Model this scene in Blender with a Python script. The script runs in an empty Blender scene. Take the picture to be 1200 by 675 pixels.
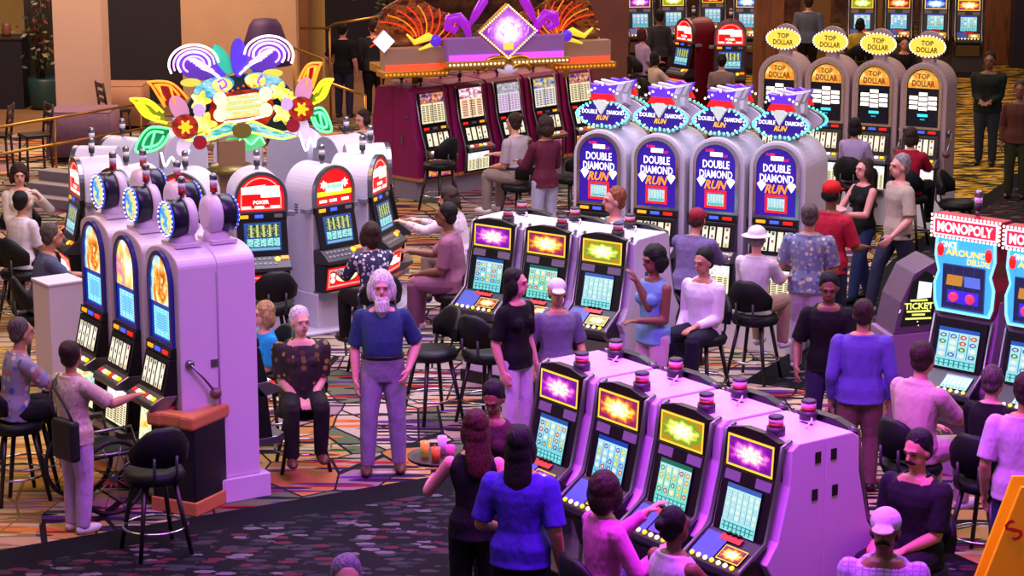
import bpy, math, random
from mathutils import Vector, Matrix
random.seed(7)
PI = math.pi
SC = bpy.context.scene
COL = SC.collection
def R(d): return math.radians(d)

# ------------------------------------------------------------------ camera
CAM_H, PITCH, FPX = 5.7, R(12.5), 2600.0
cd = bpy.data.cameras.new('camera'); cam = bpy.data.objects.new('camera', cd); COL.objects.link(cam)
cam.location = (0, 0, CAM_H); cam.rotation_euler = (PI/2 - PITCH, 0, 0)
cd.sensor_width = 36; cd.lens = 36*FPX/1200; cd.clip_end = 200; cd.clip_start = .1
SC.camera = cam
def W(px, py, z=0.0):
    """world point at height z seen at photo pixel px, py"""
    dx = (px-600)/FPX; dy = -(py-337.5)/FPX
    d = (dx, math.cos(PITCH)+dy*math.sin(PITCH), -math.sin(PITCH)+dy*math.cos(PITCH))
    t = (z-CAM_H)/d[2]
    return Vector((d[0]*t, d[1]*t, z))
def WY(px, py, Y):
    dx = (px-600)/FPX; dy = -(py-337.5)/FPX
    d = (dx, math.cos(PITCH)+dy*math.sin(PITCH), -math.sin(PITCH)+dy*math.cos(PITCH))
    t = Y/d[1]
    return Vector((d[0]*t, Y, CAM_H+d[2]*t))

# ------------------------------------------------------------------ colour and node helpers
def lin(h):
    h = h.lstrip('#'); o = []
    for i in (0, 2, 4):
        c = int(h[i:i+2], 16)/255
        o.append(c/12.92 if c <= .04045 else ((c+.055)/1.055)**2.4)
    return (o[0], o[1], o[2], 1)
class G:
    """node graph of one material"""
    def __init__(s, name):
        s.m = bpy.data.materials.new(name); s.m.use_nodes = True
        s.t = s.m.node_tree; s.t.nodes.clear()
        s.out = s.t.nodes.new('ShaderNodeOutputMaterial')
    def n(s, typ, **kw):
        n = s.t.nodes.new('ShaderNode'+typ)
        for k, v in kw.items(): setattr(n, k, v)
        return n
    def put(s, sock, v):
        if isinstance(v, X): s.t.links.new(v.s, sock)
        elif isinstance(v, str): sock.default_value = lin(v)
        elif v is not None: sock.default_value = v
    def math(s, op, a, b=0.0, c=None):
        n = s.n('Math', operation=op); s.put(n.inputs[0], a); s.put(n.inputs[1], b)
        if c is not None: s.put(n.inputs[2], c)
        return X(s, n.outputs[0])
    def uv(s):
        n = s.n('UVMap'); p = s.n('SeparateXYZ'); s.t.links.new(n.outputs[0], p.inputs[0])
        return X(s, p.outputs[0]), X(s, p.outputs[1])
    def obj(s):
        n = s.n('TexCoord'); return X(s, n.outputs['Object'])
    def xyz(s, v):
        p = s.n('SeparateXYZ'); s.put(p.inputs[0], v); return [X(s, p.outputs[i]) for i in range(3)]
    def vec(s, a, b, c=0.0):
        n = s.n('CombineXYZ')
        for i, q in enumerate((a, b, c)): s.put(n.inputs[i], q)
        return X(s, n.outputs[0])
    def mapping(s, v, scale=(1, 1, 1), rot=(0, 0, 0), loc=(0, 0, 0)):
        n = s.n('Mapping'); s.put(n.inputs[0], v)
        n.inputs['Scale'].default_value = scale; n.inputs['Rotation'].default_value = rot; n.inputs['Location'].default_value = loc
        return X(s, n.outputs[0])
    def noise(s, v, scale, detail=2, rough=.5):
        n = s.n('TexNoise'); s.put(n.inputs['Vector'], v); n.inputs['Scale'].default_value = scale
        n.inputs['Detail'].default_value = detail; n.inputs['Roughness'].default_value = rough
        return X(s, n.outputs[0])
    def vor(s, v, scale, feature='F1', out='Distance', rand=1.0):
        n = s.n('TexVoronoi', feature=feature); s.put(n.inputs['Vector'], v); n.inputs['Scale'].default_value = scale
        n.inputs['Randomness'].default_value = rand
        return X(s, n.outputs[out])
    def white(s, v):
        n = s.n('TexWhiteNoise', noise_dimensions='3D'); s.put(n.inputs['Vector'], v); return X(s, n.outputs['Value'])
    def ramp(s, f, stops, const=True):
        n = s.n('ValToRGB'); s.put(n.inputs[0], f); cr = n.color_ramp
        cr.interpolation = 'CONSTANT' if const else 'LINEAR'
        while len(cr.elements) < len(stops): cr.elements.new(.5)
        for e, (p, c) in zip(cr.elements, stops): e.position = p; e.color = lin(c)
        return X(s, n.outputs[0])
    def mix(s, f, a, b):
        n = s.n('Mix', data_type='RGBA'); s.put(n.inputs[0], f); s.put(n.inputs[6], a); s.put(n.inputs[7], b)
        return X(s, n.outputs[2])
    def surf(s, col, rough=.5, metal=0.0, emit=None, strength=0.0, bump=None, bstr=.3, spec=.5):
        b = s.n('BsdfPrincipled'); s.put(b.inputs['Base Color'], col); s.put(b.inputs['Roughness'], rough)
        b.inputs['Metallic'].default_value = metal; b.inputs['Specular IOR Level'].default_value = spec
        if emit is not None:
            s.put(b.inputs['Emission Color'], emit); s.put(b.inputs['Emission Strength'], strength)
        if bump is not None:
            bn = s.n('Bump'); bn.inputs['Strength'].default_value = bstr; bn.inputs['Distance'].default_value = .02
            s.put(bn.inputs['Height'], bump); s.t.links.new(bn.outputs[0], b.inputs['Normal'])
        s.t.links.new(b.outputs[0], s.out.inputs[0]); return s.m
    def rect(s, u, v, u0, v0, u1, v1):
        return s.math('MULTIPLY', s.math('MULTIPLY', s.math('GREATER_THAN', u, u0), s.math('LESS_THAN', u, u1)),
                      s.math('MULTIPLY', s.math('GREATER_THAN', v, v0), s.math('LESS_THAN', v, v1)))
class X:
    def __init__(s, g, sock): s.g = g; s.s = sock
    def __add__(s, o): return s.g.math('ADD', s, o)
    def __radd__(s, o): return s.g.math('ADD', s, o)
    def __sub__(s, o): return s.g.math('SUBTRACT', s, o)
    def __rsub__(s, o): return s.g.math('SUBTRACT', o, s)
    def __mul__(s, o): return s.g.math('MULTIPLY', s, o)
    def __rmul__(s, o): return s.g.math('MULTIPLY', s, o)
    def __truediv__(s, o): return s.g.math('DIVIDE', s, o)
    def gt(s, o): return s.g.math('GREATER_THAN', s, o)
    def lt(s, o): return s.g.math('LESS_THAN', s, o)
    def floor(s): return s.g.math('FLOOR', s)
    def fract(s): return s.g.math('FRACT', s)
    def abs(s): return s.g.math('ABSOLUTE', s)
    def sin(s): return s.g.math('SINE', s)
    def pw(s, e): return s.g.math('POWER', s, e)
    def mx(s, o): return s.g.math('MAXIMUM', s, o)
    def mn(s, o): return s.g.math('MINIMUM', s, o)

_M = {}
def mat(name, col, rough=.5, metal=0.0, emit=0.0, spec=.5):
    if name in _M: return _M[name]
    g = G(name); m = g.surf(col, rough, metal, col if emit else None, emit, spec=spec); _M[name] = m; return m
def reg(m): _M[m.name] = m; return m

# plain materials
LILAC = mat('cabinet_lilac_grey', '#c9c2d2', .38)
PINKCAB = mat('cabinet_pinkish_grey', '#cfbfd2', .36)
MAGENTA = mat('cabinet_magenta', '#8a0f55', .35)
BURG = mat('cabinet_burgundy', '#6b0f1e', .35)
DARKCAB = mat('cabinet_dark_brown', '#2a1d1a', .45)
CHROME = mat('chrome', '#c9c9cc', .18, 1.0)
STEEL = mat('brushed_steel', '#8d8d92', .35, 1.0)
GOLDM = mat('gold_metal', '#c99a38', .3, .9)
BRASS = mat('brass', '#b98a3e', .3, .9)
BLACKP = mat('black_plastic', '#0d0d10', .35)
BLACKV = mat('black_vinyl', '#07090d', .55, spec=.3)
DKGREY = mat('dark_grey_panel', '#2b2a30', .45)
GREYP = mat('grey_plastic', '#77727f', .45)
REDP = mat('red_plastic', '#a3121c', .3)
WOODO = mat('orange_oak', '#c07a45', .4)
WOODD = mat('dark_wood', '#2a1710', .45)
WHITEP = mat('white_plastic', '#e4e0e6', .4)
CREAMW = mat('cream_plaster', '#c9a886', .7)
def glow(name, col, s): return mat(name, col, .4, 0, s)
G_WHITE = glow('lit_white', '#fff6e6', 1.3)
G_WARM = glow('lit_warm_white', '#ffe9b0', 1.2)
G_YEL = glow('lit_yellow', '#ffd21a', 1.2)
G_ORG = glow('lit_orange', '#ff7a10', 1.3)
G_RED = glow('lit_red', '#ff1c14', 1.1)
G_GRN = glow('lit_green', '#35e05a', 1.1)
G_CYAN = glow('lit_cyan', '#37d5e8', 1.1)
G_BLUE = glow('lit_blue', '#2a4cff', 1.3)
G_PUR = glow('lit_purple', '#8a35ff', 1.3)
G_MAG = glow('lit_magenta', '#e035ff', 1.3)
G_PINK = glow('lit_pink', '#ff9ad5', 1.2)
G_TEAL = glow('lit_teal', '#2fb6a0', .8)
G_AMB = glow('lit_amber_display', '#ff9a20', 1.2)
PURGLASS = glow('deep_purple_glass', '#24107a', .75)

# ------------------------------------------------------------------ lit panels (UV driven art)
def video(name, bg='#58d4e6', bar='#2a4fae', c=('#e8f4f0', '#c23d6a', '#2a7d4a', '#e8c23a', '#3a3a9a'), cols=5, rows=4, st=.95):
    g = G(name); u, v = g.uv()
    cu, cv = u*cols, (v-.25)*(rows/.62)
    h = g.white(g.vec(cu.floor(), cv.floor(), 3.1*len(name)))
    du, dv = cu.fract()-.5, cv.fract()-.5
    d = g.math('SQRT', du*du*1.1+dv*dv)
    ring = d+g.noise(g.vec(cu, cv), 3.5)*.22
    sym = ring.lt(.46)*g.rect(u, v, .04, .25, .96, .87)
    n = len(c)
    col = g.ramp(h, [(i/n, c[i]) for i in range(n)])
    inner = ring.lt(.3)
    col = g.mix(inner*.75, col, '#fff3c8')
    base = g.mix(v, bg, '#bdf2f4')
    base = g.mix((u*cols).fract().lt(.07)*g.rect(u, v, 0, .25, 1, .87), base, bar)
    o = g.mix(sym, base, col)
    o = g.mix(v.gt(.9), o, bar)
    low = g.rect(u, v, .03, .03, .97, .2)
    o = g.mix(low, o, g.mix((u*8).fract().lt(.7)*((v-.03)*12).fract().lt(.75), '#2a8aa0', '#8ee8e0'))
    return reg(g.surf('#05060a', .2, 0, o, st))
def marquee(name, c0, c1, c2, st=1.15):
    g = G(name); u, v = g.uv()
    a, b = (u-.5)*1.9, (v-.5)*2.2
    d = g.math('SQRT', a*a+b*b)
    ang = g.math('ARCTAN2', b, a)
    ray = (ang*9+g.noise(g.vec(u, v), 3)*6).sin()*.07
    nn = g.noise(g.vec(u*2.2, v), 5, 3)
    f = d+ray+nn*.55-.25
    col = g.ramp(f, [(0, '#ffffff'), (.4, '#fff7d0'), (.58, c0), (.8, c1), (1, c2)], False)
    word = g.noise(g.vec(u*4.5, v*1.6, 4), 7, 0).gt(.58)*g.rect(u, v, .14, .34, .86, .68)
    col = g.mix(word*.55, col, c0)
    fr = 1-g.rect(u, v, .035, .07, .965, .93)
    col = g.mix(fr, col, '#ffd23a')
    return reg(g.surf('#100808', .25, 0, col, st))
def poker(name):
    g = G(name); u, v = g.uv()
    o = g.mix(v, '#1c3a78', '#2e58b0')
    tab = g.rect(u, v, .08, .5, .95, .93)
    st = g.mix((u*6).fract().gt(.35), '#c4dc74', '#2b3f38')
    st = g.mix(g.noise(g.vec(u*2, v*6), 9).gt(.6), st, '#fff7c0')
    o = g.mix(tab, o, st)
    cards = g.rect(u, v, .05, .17, .95, .45)
    cc = g.mix((u*5.55-.28).fract().gt(.12), '#1d7f95', '#a8f4ee')
    cc = g.mix(g.noise(g.vec(u*2, v*2), 12).gt(.58), cc, '#28485f')
    o = g.mix(cards, o, cc)
    o = g.mix(g.rect(u, v, .05, .04, .95, .13), o, '#7fb4d8')
    return reg(g.surf('#04050a', .2, 0, o, .95))
def reels(name, n=5, bg='#fff8e2', st=1.1, tint='#241414'):
    g = G(name); u, v = g.uv()
    su = u*n; fu = su.fract()
    strip = fu.gt(.13)*fu.lt(.87)*v.gt(.08)*v.lt(.92)
    rows = v*3
    k = g.white(g.vec(su.floor(), rows.floor(), len(name)*1.7))
    d = ((fu-.5).abs()*1.2).mx(((rows).fract()-.5).abs())
    sym = (d+g.noise(g.vec(su, rows), 4)*.2).lt(.29)
    sc = g.ramp(k, [(0, tint), (.35, '#b01824'), (.55, '#d8a020'), (.75, bg)])
    grad = g.mix((v-.5).abs()*1.3, bg, '#b8a98c')
    o = g.mix(sym*.9, grad, sc)
    o = g.mix(strip, '#0a080c', o)
    return reg(g.surf('#050505', .2, 0, o, st))
def artglass(name, stops, split=None, st=1.05, sc=3.0, seed=0.0, rot=.6, rad=0.0):
    """painted, back-lit glass: flowing bands of the given colours"""
    g = G(name); u, v = g.uv()
    p = g.mapping(g.vec(u, v, seed), (sc, sc, 1), (0, 0, rot))
    f = g.noise(p, 1.0, 4, .62)*1.5-.25
    if rad: f = f+.35*rad-rad*g.math('SQRT', (u-.55)*(u-.55)*1.4+(v-.68)*(v-.68)*2.0)
    o = g.ramp(f, stops, False)
    f2 = g.vor(p, 2.3); o = g.mix(f2.lt(.16), o, stops[-1][1])
    if split:                                                     # lower part: lit paytable
        y, ca, cb = split
        low = v.lt(y)
        box = g.rect(u, v, .12, .04, .9, y-.05)
        tb = g.mix((v*34).fract().lt(.4)*(u*5).fract().gt(.2), ca, cb)
        b2 = g.rect(u, v, .25, .12, .78, y-.12); tb = g.mix(b2*.6, tb, '#4aa8e0')
        o = g.mix(low, o, g.mix(box, '#1c2f9a', tb))
    return reg(g.surf('#060610', .2, 0, o, st))
def paytab(name, bg, ink, head, st=1.0, cols=6):
    g = G(name); u, v = g.uv()
    o = g.mix(((v*16).fract().lt(.55))*((u*cols).fract().gt(.25))*g.rect(u, v, .05, .06, .95, .62), bg, ink)
    nz = g.noise(g.vec(u*2, v*2, len(name)), 4, 3)
    hd = g.ramp(nz*1.4-.2, [(0, head[0]), (.35, head[1]), (.6, head[2]), (.85, '#fff4d0')], False)
    o = g.mix(v.gt(.66), o, hd)
    o = g.mix((u-.5).abs().lt(.015)*v.lt(.66), o, '#101010')
    return reg(g.surf('#060610', .2, 0, o, st))
V_CYAN = video('screen_reel_game_cyan')
V_BLUE = video('screen_reel_game_blue', '#49b9ee', '#1c3fb4', ('#e8f4ff', '#d8d02a', '#d03a3a', '#2a5ad0', '#e8e8e8'))
V_GREEN = video('screen_reel_game_green', '#5fdcc0', '#1b6a5a', ('#fff2c0', '#c2c23d', '#2a9a6a', '#e8883a', '#c03a5a'))
V_PALE = video('screen_pay_table_pale', '#9fe4ee', '#3c5fb8', ('#dff4f4', '#c8eef0', '#9ad0e0', '#e8f4f4', '#b0d8e8'), 6, 5)
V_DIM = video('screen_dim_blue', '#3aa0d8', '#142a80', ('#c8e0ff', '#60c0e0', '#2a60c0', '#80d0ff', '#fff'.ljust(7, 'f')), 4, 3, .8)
M_MAG = marquee('marquee_magenta_burst', '#f070e0', '#a01ab0', '#6a1090')
M_YEL = marquee('marquee_yellow_red', '#ffd840', '#d8503a', '#8a1d5a')
M_GRN = marquee('marquee_green_gold', '#e8e04a', '#5a9a2a', '#b0851a')
M_RED = marquee('marquee_red_gold', '#ffb040', '#d82a1a', '#7a1010')
M_BLU = marquee('marquee_blue_white', '#9ad0ff', '#3a6ad0', '#402a90')
POK = poker('screen_card_game')
REEL5 = reels('reels_five'); REEL3 = reels('reels_three', 3)
REELC = reels('reels_coloured', 4, '#fff3d0', 1.1, '#2a2a6a')
ART_A = artglass('arch_glass_blue_orange', [(0, '#123fb0'), (.2, '#2f9ae8'), (.36, '#bfeaf0'), (.46, '#fff0b0'), (.58, '#ff9a1a'), (.74, '#b8301a'), (.86, '#ffd86a'), (1, '#fff2c8')], (.43, '#49d8ff', '#d8ffff'), 1.05, 3.2, 1.0, .6, .9)
ART_B = artglass('arch_glass_pink_yellow', [(0, '#f8e8f0'), (.3, '#ffffff'), (.5, '#ffd84a'), (.7, '#e06ab0'), (1, '#fff8d0')], (.43, '#4fd0ff', '#e0ffff'), 1.1, 2.6, 5.0)
BEL_A = artglass('belly_glass_gold', [(0, '#2a6ac0'), (.3, '#5fd0e8'), (.5, '#fff0b0'), (.7, '#ffb01a'), (1, '#e0701a')], None, 1.1, 3, 3.0)
BEL_P = artglass('belly_glass_purple', [(0, '#1b0a60'), (.35, '#3a1aa0'), (.55, '#e0602a'), (.75, '#ffd86a'), (1, '#ffffff')], None, 1.0, 2.6, 8.0)
BEL_W = paytab('belly_glass_paytable', '#fff2c8', '#57503a', ('#4a2ac0', '#e8e0ff', '#ffffff'))
PAY_P = paytab('top_glass_purple_head', '#fbe9b8', '#5a4f4a', ('#1c1560', '#3a2a90', '#e08a3a'))
PAY_R = paytab('top_glass_red_table', '#ffe6c0', '#a03a2a', ('#2a50d0', '#d02a3a', '#f0f0ff'), 1.0, 3)
PAY_S = paytab('top_glass_silver', '#e8dce8', '#b06ac0', ('#b8b0b8', '#dcd2dc', '#8a8a9a'), .9, 7)
PAY_B = paytab('top_glass_blue_head', '#f4e6c8', '#3a48a0', ('#1c2a90', '#2a6ad0', '#e0c03a'))
def bulbs(name, c1, c2):
    g = G(name); p = g.obj()
    f = g.white(g.mapping(p, (37, 37, 37))); return reg(g.surf('#fff', .4, 0, g.mix(f.gt(.5), c1, c2), 1.3)) if False else mat(name, c1, .4, 0, 1.4)
BULB_T = bulbs('bulbs_teal', '#5fe8d8', '#fff'); BULB_W = bulbs('bulbs_white', '#fff4dc', '#fff'); BULB_R = bulbs('bulbs_red', '#ff3a12', '#fff')
BULB_O = bulbs('bulbs_orange', '#ff8a1a', '#fff')

# ------------------------------------------------------------------ mesh builder
_TXT = {}
def text_geo(s, bold=.012):
    if (s, bold) in _TXT: return _TXT[(s, bold)]
    cu = bpy.data.curves.new('lettering', 'FONT'); cu.body = s; cu.size = 1; cu.resolution_u = 2; cu.offset = bold
    cu.align_x = 'CENTER'; cu.align_y = 'CENTER'
    o = bpy.data.objects.new('lettering', cu); COL.objects.link(o)
    dg = bpy.context.evaluated_depsgraph_get()
    me = bpy.data.meshes.new_from_object(o.evaluated_get(dg))
    vs = [(v.co.x, v.co.y) for v in me.vertices]; fs = [tuple(p.vertices) for p in me.polygons]
    bpy.data.objects.remove(o); bpy.data.meshes.remove(me); bpy.data.curves.remove(cu)
    xs = [v[0] for v in vs]; ys = [v[1] for v in vs]
    cx, cy = (min(xs)+max(xs))/2, (min(ys)+max(ys))/2; w, h = max(xs)-min(xs), max(ys)-min(ys)
    r = ([((x-cx)/w, (y-cy)/h) for x, y in vs], fs, w/h)
    _TXT[(s, bold)] = r; return r
class MB:
    def __init__(s): s.v = []; s.f = []; s.m = []; s.u = []; s.sm = []; s.mats = []
    def mi(s, m):
        if m not in s.mats: s.mats.append(m)
        return s.mats.index(m)
    def face(s, idx, m, uv=None, smooth=False):
        s.f.append(tuple(idx)); s.m.append(s.mi(m)); s.u.append(uv); s.sm.append(smooth)
    def add(s, vs, fs, m, smooth=False):
        b = len(s.v); s.v += [tuple(v) for v in vs]
        for f in fs: s.face([b+i for i in f], m, None, smooth)
    def box(s, c, d, m, rz=0.0, M=None):
        x, y, z = d[0]/2, d[1]/2, d[2]/2
        vs = [Vector((a*x, b*y, e*z)) for a in (-1, 1) for b in (-1, 1) for e in (-1, 1)]
        if rz: q = Matrix.Rotation(rz, 3, 'Z'); vs = [q @ v for v in vs]
        if M is not None: vs = [M @ v for v in vs]
        vs = [v+Vector(c) for v in vs]
        s.add(vs, [(0, 1, 3, 2), (4, 6, 7, 5), (0, 4, 5, 1), (2, 3, 7, 6), (0, 2, 6, 4), (1, 5, 7, 3)], m)
    def plate(s, poly, o, xa, ya, th, m, side=None, uvbox=None):
        """flat shape: poly in (xa, ya) axes at o, thickness th along the outward normal; outward face carries UV 0..1"""
        o, xa, ya = Vector(o), Vector(xa).normalized(), Vector(ya).normalized(); nn = xa.cross(ya)
        n = len(poly); b = len(s.v)
        xs = [p[0] for p in poly]; ys = [p[1] for p in poly]
        bx = uvbox or (min(xs), min(ys), max(xs), max(ys))
        s.v += [tuple(o+xa*p[0]+ya*p[1]+nn*th) for p in poly]+[tuple(o+xa*p[0]+ya*p[1]) for p in poly]
        uv = [((p[0]-bx[0])/(bx[2]-bx[0]), (p[1]-bx[1])/(bx[3]-bx[1])) for p in poly]
        s.face(range(b, b+n), m, uv)
        sd = side or m
        s.face(range(b+2*n-1, b+n-1, -1), sd)
        for i in range(n):
            j = (i+1) % n; s.face((b+i, b+n+i, b+n+j, b+j), sd)
    def ringplate(s, outer, inner, o, xa, ya, th, m):
        o, xa, ya = Vector(o), Vector(xa).normalized(), Vector(ya).normalized(); nn = xa.cross(ya)
        n = len(outer); b = len(s.v)
        for P, t in ((outer, th), (inner, th), (outer, 0), (inner, 0)):
            s.v += [tuple(o+xa*p[0]+ya*p[1]+nn*t) for p in P]
        for i in range(n):
            j = (i+1) % n
            s.face((b+i, b+j, b+n+j, b+n+i), m); s.face((b+i, b+2*n+i, b+2*n+j, b+j), m); s.face((b+n+i, b+n+j, b+3*n+j, b+3*n+i), m)
    def prism(s, prof, x0, x1, m, cap=None):
        """profile in (y, z) swept along x"""
        n = len(prof); b = len(s.v)
        s.v += [(x0, p[0], p[1]) for p in prof]+[(x1, p[0], p[1]) for p in prof]
        s.face(range(b, b+n), cap or m); s.face(range(b+2*n-1, b+n-1, -1), cap or m)
        for i in range(n):
            j = (i+1) % n; s.face((b+i, b+n+i, b+n+j, b+j), m)
    def tube(s, pts, r, m, seg=8, closed=False, ex=None):
        pts = [Vector(p) for p in pts]; n = len(pts)
        if not isinstance(r, (list, tuple)): r = [r]*n
        b = len(s.v); ref = None
        for i, p in enumerate(pts):
            if closed: t = pts[(i+1) % n]-pts[i-1]
            else: t = pts[min(i+1, n-1)]-pts[max(i-1, 0)]
            if t.length < 1e-9: t = Vector((0, 0, 1))
            t.normalize()
            if ref is None:
                ref = Vector((0, 0, 1)) if abs(t.z) < .9 else Vector((1, 0, 0))
            a = (ref-t*ref.dot(t))
            if a.length < 1e-6: a = t.orthogonal()
            a.normalize(); ref = a; c = t.cross(a)
            for k in range(seg):
                q = 2*PI*k/seg; s.v.append(tuple(p+(a*math.cos(q)+c*math.sin(q))*r[i]))
        for i in range(n if closed else n-1):
            i2 = (i+1) % n
            for k in range(seg):
                k2 = (k+1) % seg; s.face((b+i*seg+k, b+i*seg+k2, b+i2*seg+k2, b+i2*seg+k), m, None, True)
        if not closed:
            s.face([b+k for k in range(seg-1, -1, -1)], m); s.face([b+(n-1)*seg+k for k in range(seg)], m)
    def lathe(s, prof, c, m, seg=16, ax=None, mats=None):
        """profile of (radius, height) turned round an axis (default z) through c"""
        c = Vector(c); q = Matrix.Identity(3) if ax is None else Vector((0, 0, 1)).rotation_difference(Vector(ax).normalized()).to_matrix()
        b = len(s.v); n = len(prof)
        for r, h in prof:
            for k in range(seg):
                a = 2*PI*k/seg; s.v.append(tuple(c+q @ Vector((r*math.cos(a), r*math.sin(a), h))))
        for i in range(n-1):
            mm = mats[i] if mats else m
            for k in range(seg):
                k2 = (k+1) % seg; s.face((b+i*seg+k, b+i*seg+k2, b+(i+1)*seg+k2, b+(i+1)*seg+k), mm, None, True)
        s.face([b+k for k in range(seg-1, -1, -1)], mats[0] if mats else m); s.face([b+(n-1)*seg+k for k in range(seg)], mats[-1] if mats else m)
    def ball(s, c, r, m, seg=12, M=None, jit=0.0):
        if not isinstance(r, (list, tuple)): r = (r, r, r)
        c = Vector(c); b = len(s.v); rg = max(4, seg//2)
        def put(p):
            if jit: p = p*(1+random.uniform(-jit, jit))
            p = Vector((p.x*r[0], p.y*r[1], p.z*r[2]))
            if M is not None: p = M @ p
            s.v.append(tuple(c+p))
        put(Vector((0, 0, -1)))
        for i in range(1, rg):
            t = -PI/2+PI*i/rg
            for k in range(seg):
                a = 2*PI*k/seg; put(Vector((math.cos(t)*math.cos(a), math.cos(t)*math.sin(a), math.sin(t))))
        put(Vector((0, 0, 1))); top = len(s.v)-1
        for k in range(seg):
            k2 = (k+1) % seg
            s.face((b, b+1+k2, b+1+k), m, None, True)
            for i in range(rg-2):
                s.face((b+1+i*seg+k, b+1+i*seg+k2, b+1+(i+1)*seg+k2, b+1+(i+1)*seg+k), m, None, True)
            s.face((b+1+(rg-2)*seg+k, b+1+(rg-2)*seg+k2, top), m, None, True)
    def loft(s, rings, m):
        """closed loft through rings of equal vertex count"""
        n = len(rings[0]); b = len(s.v)
        for rg in rings: s.v += [tuple(p) for p in rg]
        for i in range(len(rings)-1):
            for k in range(n):
                k2 = (k+1) % n; s.face((b+i*n+k, b+i*n+k2, b+(i+1)*n+k2, b+(i+1)*n+k), m, None, True)
        s.face([b+k for k in range(n-1, -1, -1)], m); s.face([b+(len(rings)-1)*n+k for k in range(n)], m)
    def text(s, st, c, xa, ya, h, m, lift=.004, w=None, bold=.012, shear=0.0):
        g, fs, asp = text_geo(st, bold); xa, ya = Vector(xa).normalized(), Vector(ya).normalized(); nn = xa.cross(ya)
        w = w or h*asp; b = len(s.v); c = Vector(c)+nn*lift
        s.v += [tuple(c+xa*(x*w+y*h*shear)+ya*(y*h)) for x, y in g]
        for f in fs: s.face([b+i for i in f], m)
    def mesh(s, name):
        me = bpy.data.meshes.new(name); me.from_pydata(s.v, [], s.f); 
        for m in s.mats: me.materials.append(m)
        me.polygons.foreach_set('material_index', s.m); me.polygons.foreach_set('use_smooth', s.sm)
        if any(u for u in s.u):
            l = me.uv_layers.new(name='UVMap').data
            k = 0
            for p, u in zip(me.polygons, s.u):
                if u:
                    for j, q in enumerate(u): l[p.loop_start+j].uv = q
        me.update(); return me
    def build(s, name, parent=None, label=None, bevel=0.0, loc=None):
        o = bpy.data.objects.new(name, s.mesh(name)); COL.objects.link(o)
        if parent: o.parent = parent
        if loc is not None: o.location = loc
        if label: o['label'] = label
        if bevel:
            bv = o.modifiers.new('bevel', 'BEVEL'); bv.width = bevel; bv.segments = 2; bv.limit_method = 'ANGLE'; bv.angle_limit = R(35)
        return o
def tag(o, label=None, cat=None, group=None, kind=None):
    for k, v in (('label', label), ('category', cat), ('group', group), ('kind', kind)):
        if v: o[k] = v
    return o
def empty(name, loc=(0, 0, 0), rz=0.0):
    o = bpy.data.objects.new(name, None); COL.objects.link(o); o.location = loc; o.rotation_euler = (0, 0, rz)
    o.empty_display_size = .1; return o
def kids(o): return [c for c in COL.objects if c.parent == o]
_KID = {}
def copy_tree(o, parent=None):
    c = o.copy(); COL.objects.link(c); c.parent = parent
    ks = _KID.get(o.name)
    if ks is None: ks = _KID[o.name] = list(o.children)
    for ch in ks: copy_tree(ch, c)
    return c
def recolour(root, part, m, slot=0):
    for ch in root.children_recursive:
        if ch.name.split('.')[0] == part:
            ch.material_slots[slot].link = 'OBJECT'; ch.material_slots[slot].material = m
def rectp(x0, y0, x1, y1): return [(x0, y0), (x1, y0), (x1, y1), (x0, y1)]
def archp(w, z0, z1, rise=None, n=20):
    """arched outline: width w, from z0 up to z1, elliptical top of the given rise"""
    r = w/2; rise = rise or r; zs = z1-rise
    return [(-r, z0), (r, z0)]+[(r*math.cos(a), zs+rise*math.sin(a)) for a in [PI*i/n for i in range(n+1)]]
def ovalp(rx, ry, n=24): return [(rx*math.cos(2*PI*i/n), ry*math.sin(2*PI*i/n)) for i in range(n)]
# ------------------------------------------------------------------ machines (origin: floor under the back plane, front towards -y)
def slope(mb, y0, z0, y1, z1, x0, x1, m, th=.012, off=0.0, side=None):
    ya = Vector((0, y1-y0, z1-z0)); L = ya.length; nn = Vector((1, 0, 0)).cross(ya.normalized())
    mb.plate(rectp(0, 0, x1-x0, L), Vector((x0, y0, z0))+nn*off, (1, 0, 0), ya, th, m, side or BLACKP)
def beacon(root, x, y, z, s=1.0, tall=False):
    b = MB()
    if tall:
        b.lathe([(.02*s, 0), (.02*s, .05*s)], (x, y, z), STEEL, 10)
        b.lathe([(.034*s, .05*s), (.034*s, .11*s)], (x, y, z), REDP if tall == 'red' else DKGREY, 12)
        b.lathe([(.034*s, .112*s), (.034*s, .16*s)], (x, y, z), WHITEP, 12)
        b.lathe([(.036*s, .162*s), (.036*s, .2*s), (.02*s, .22*s)], (x, y, z), STEEL, 12)
    else:
        b.lathe([(.062*s, 0), (.062*s, .06*s)], (x, y, z), DKGREY, 14)
        b.lathe([(.05*s, .06*s), (.05*s, .085*s)], (x, y, z), REDP, 14)
        b.lathe([(.05*s, .086*s), (.05*s, .115*s)], (x, y, z), mat('pink_lens', '#e8b0c8', .3), 14)
        b.lathe([(.052*s, .116*s), (.052*s, .128*s), (.04*s, .135*s)], (x, y, z), DKGREY, 14)
    b.build('beacon', root)
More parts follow.
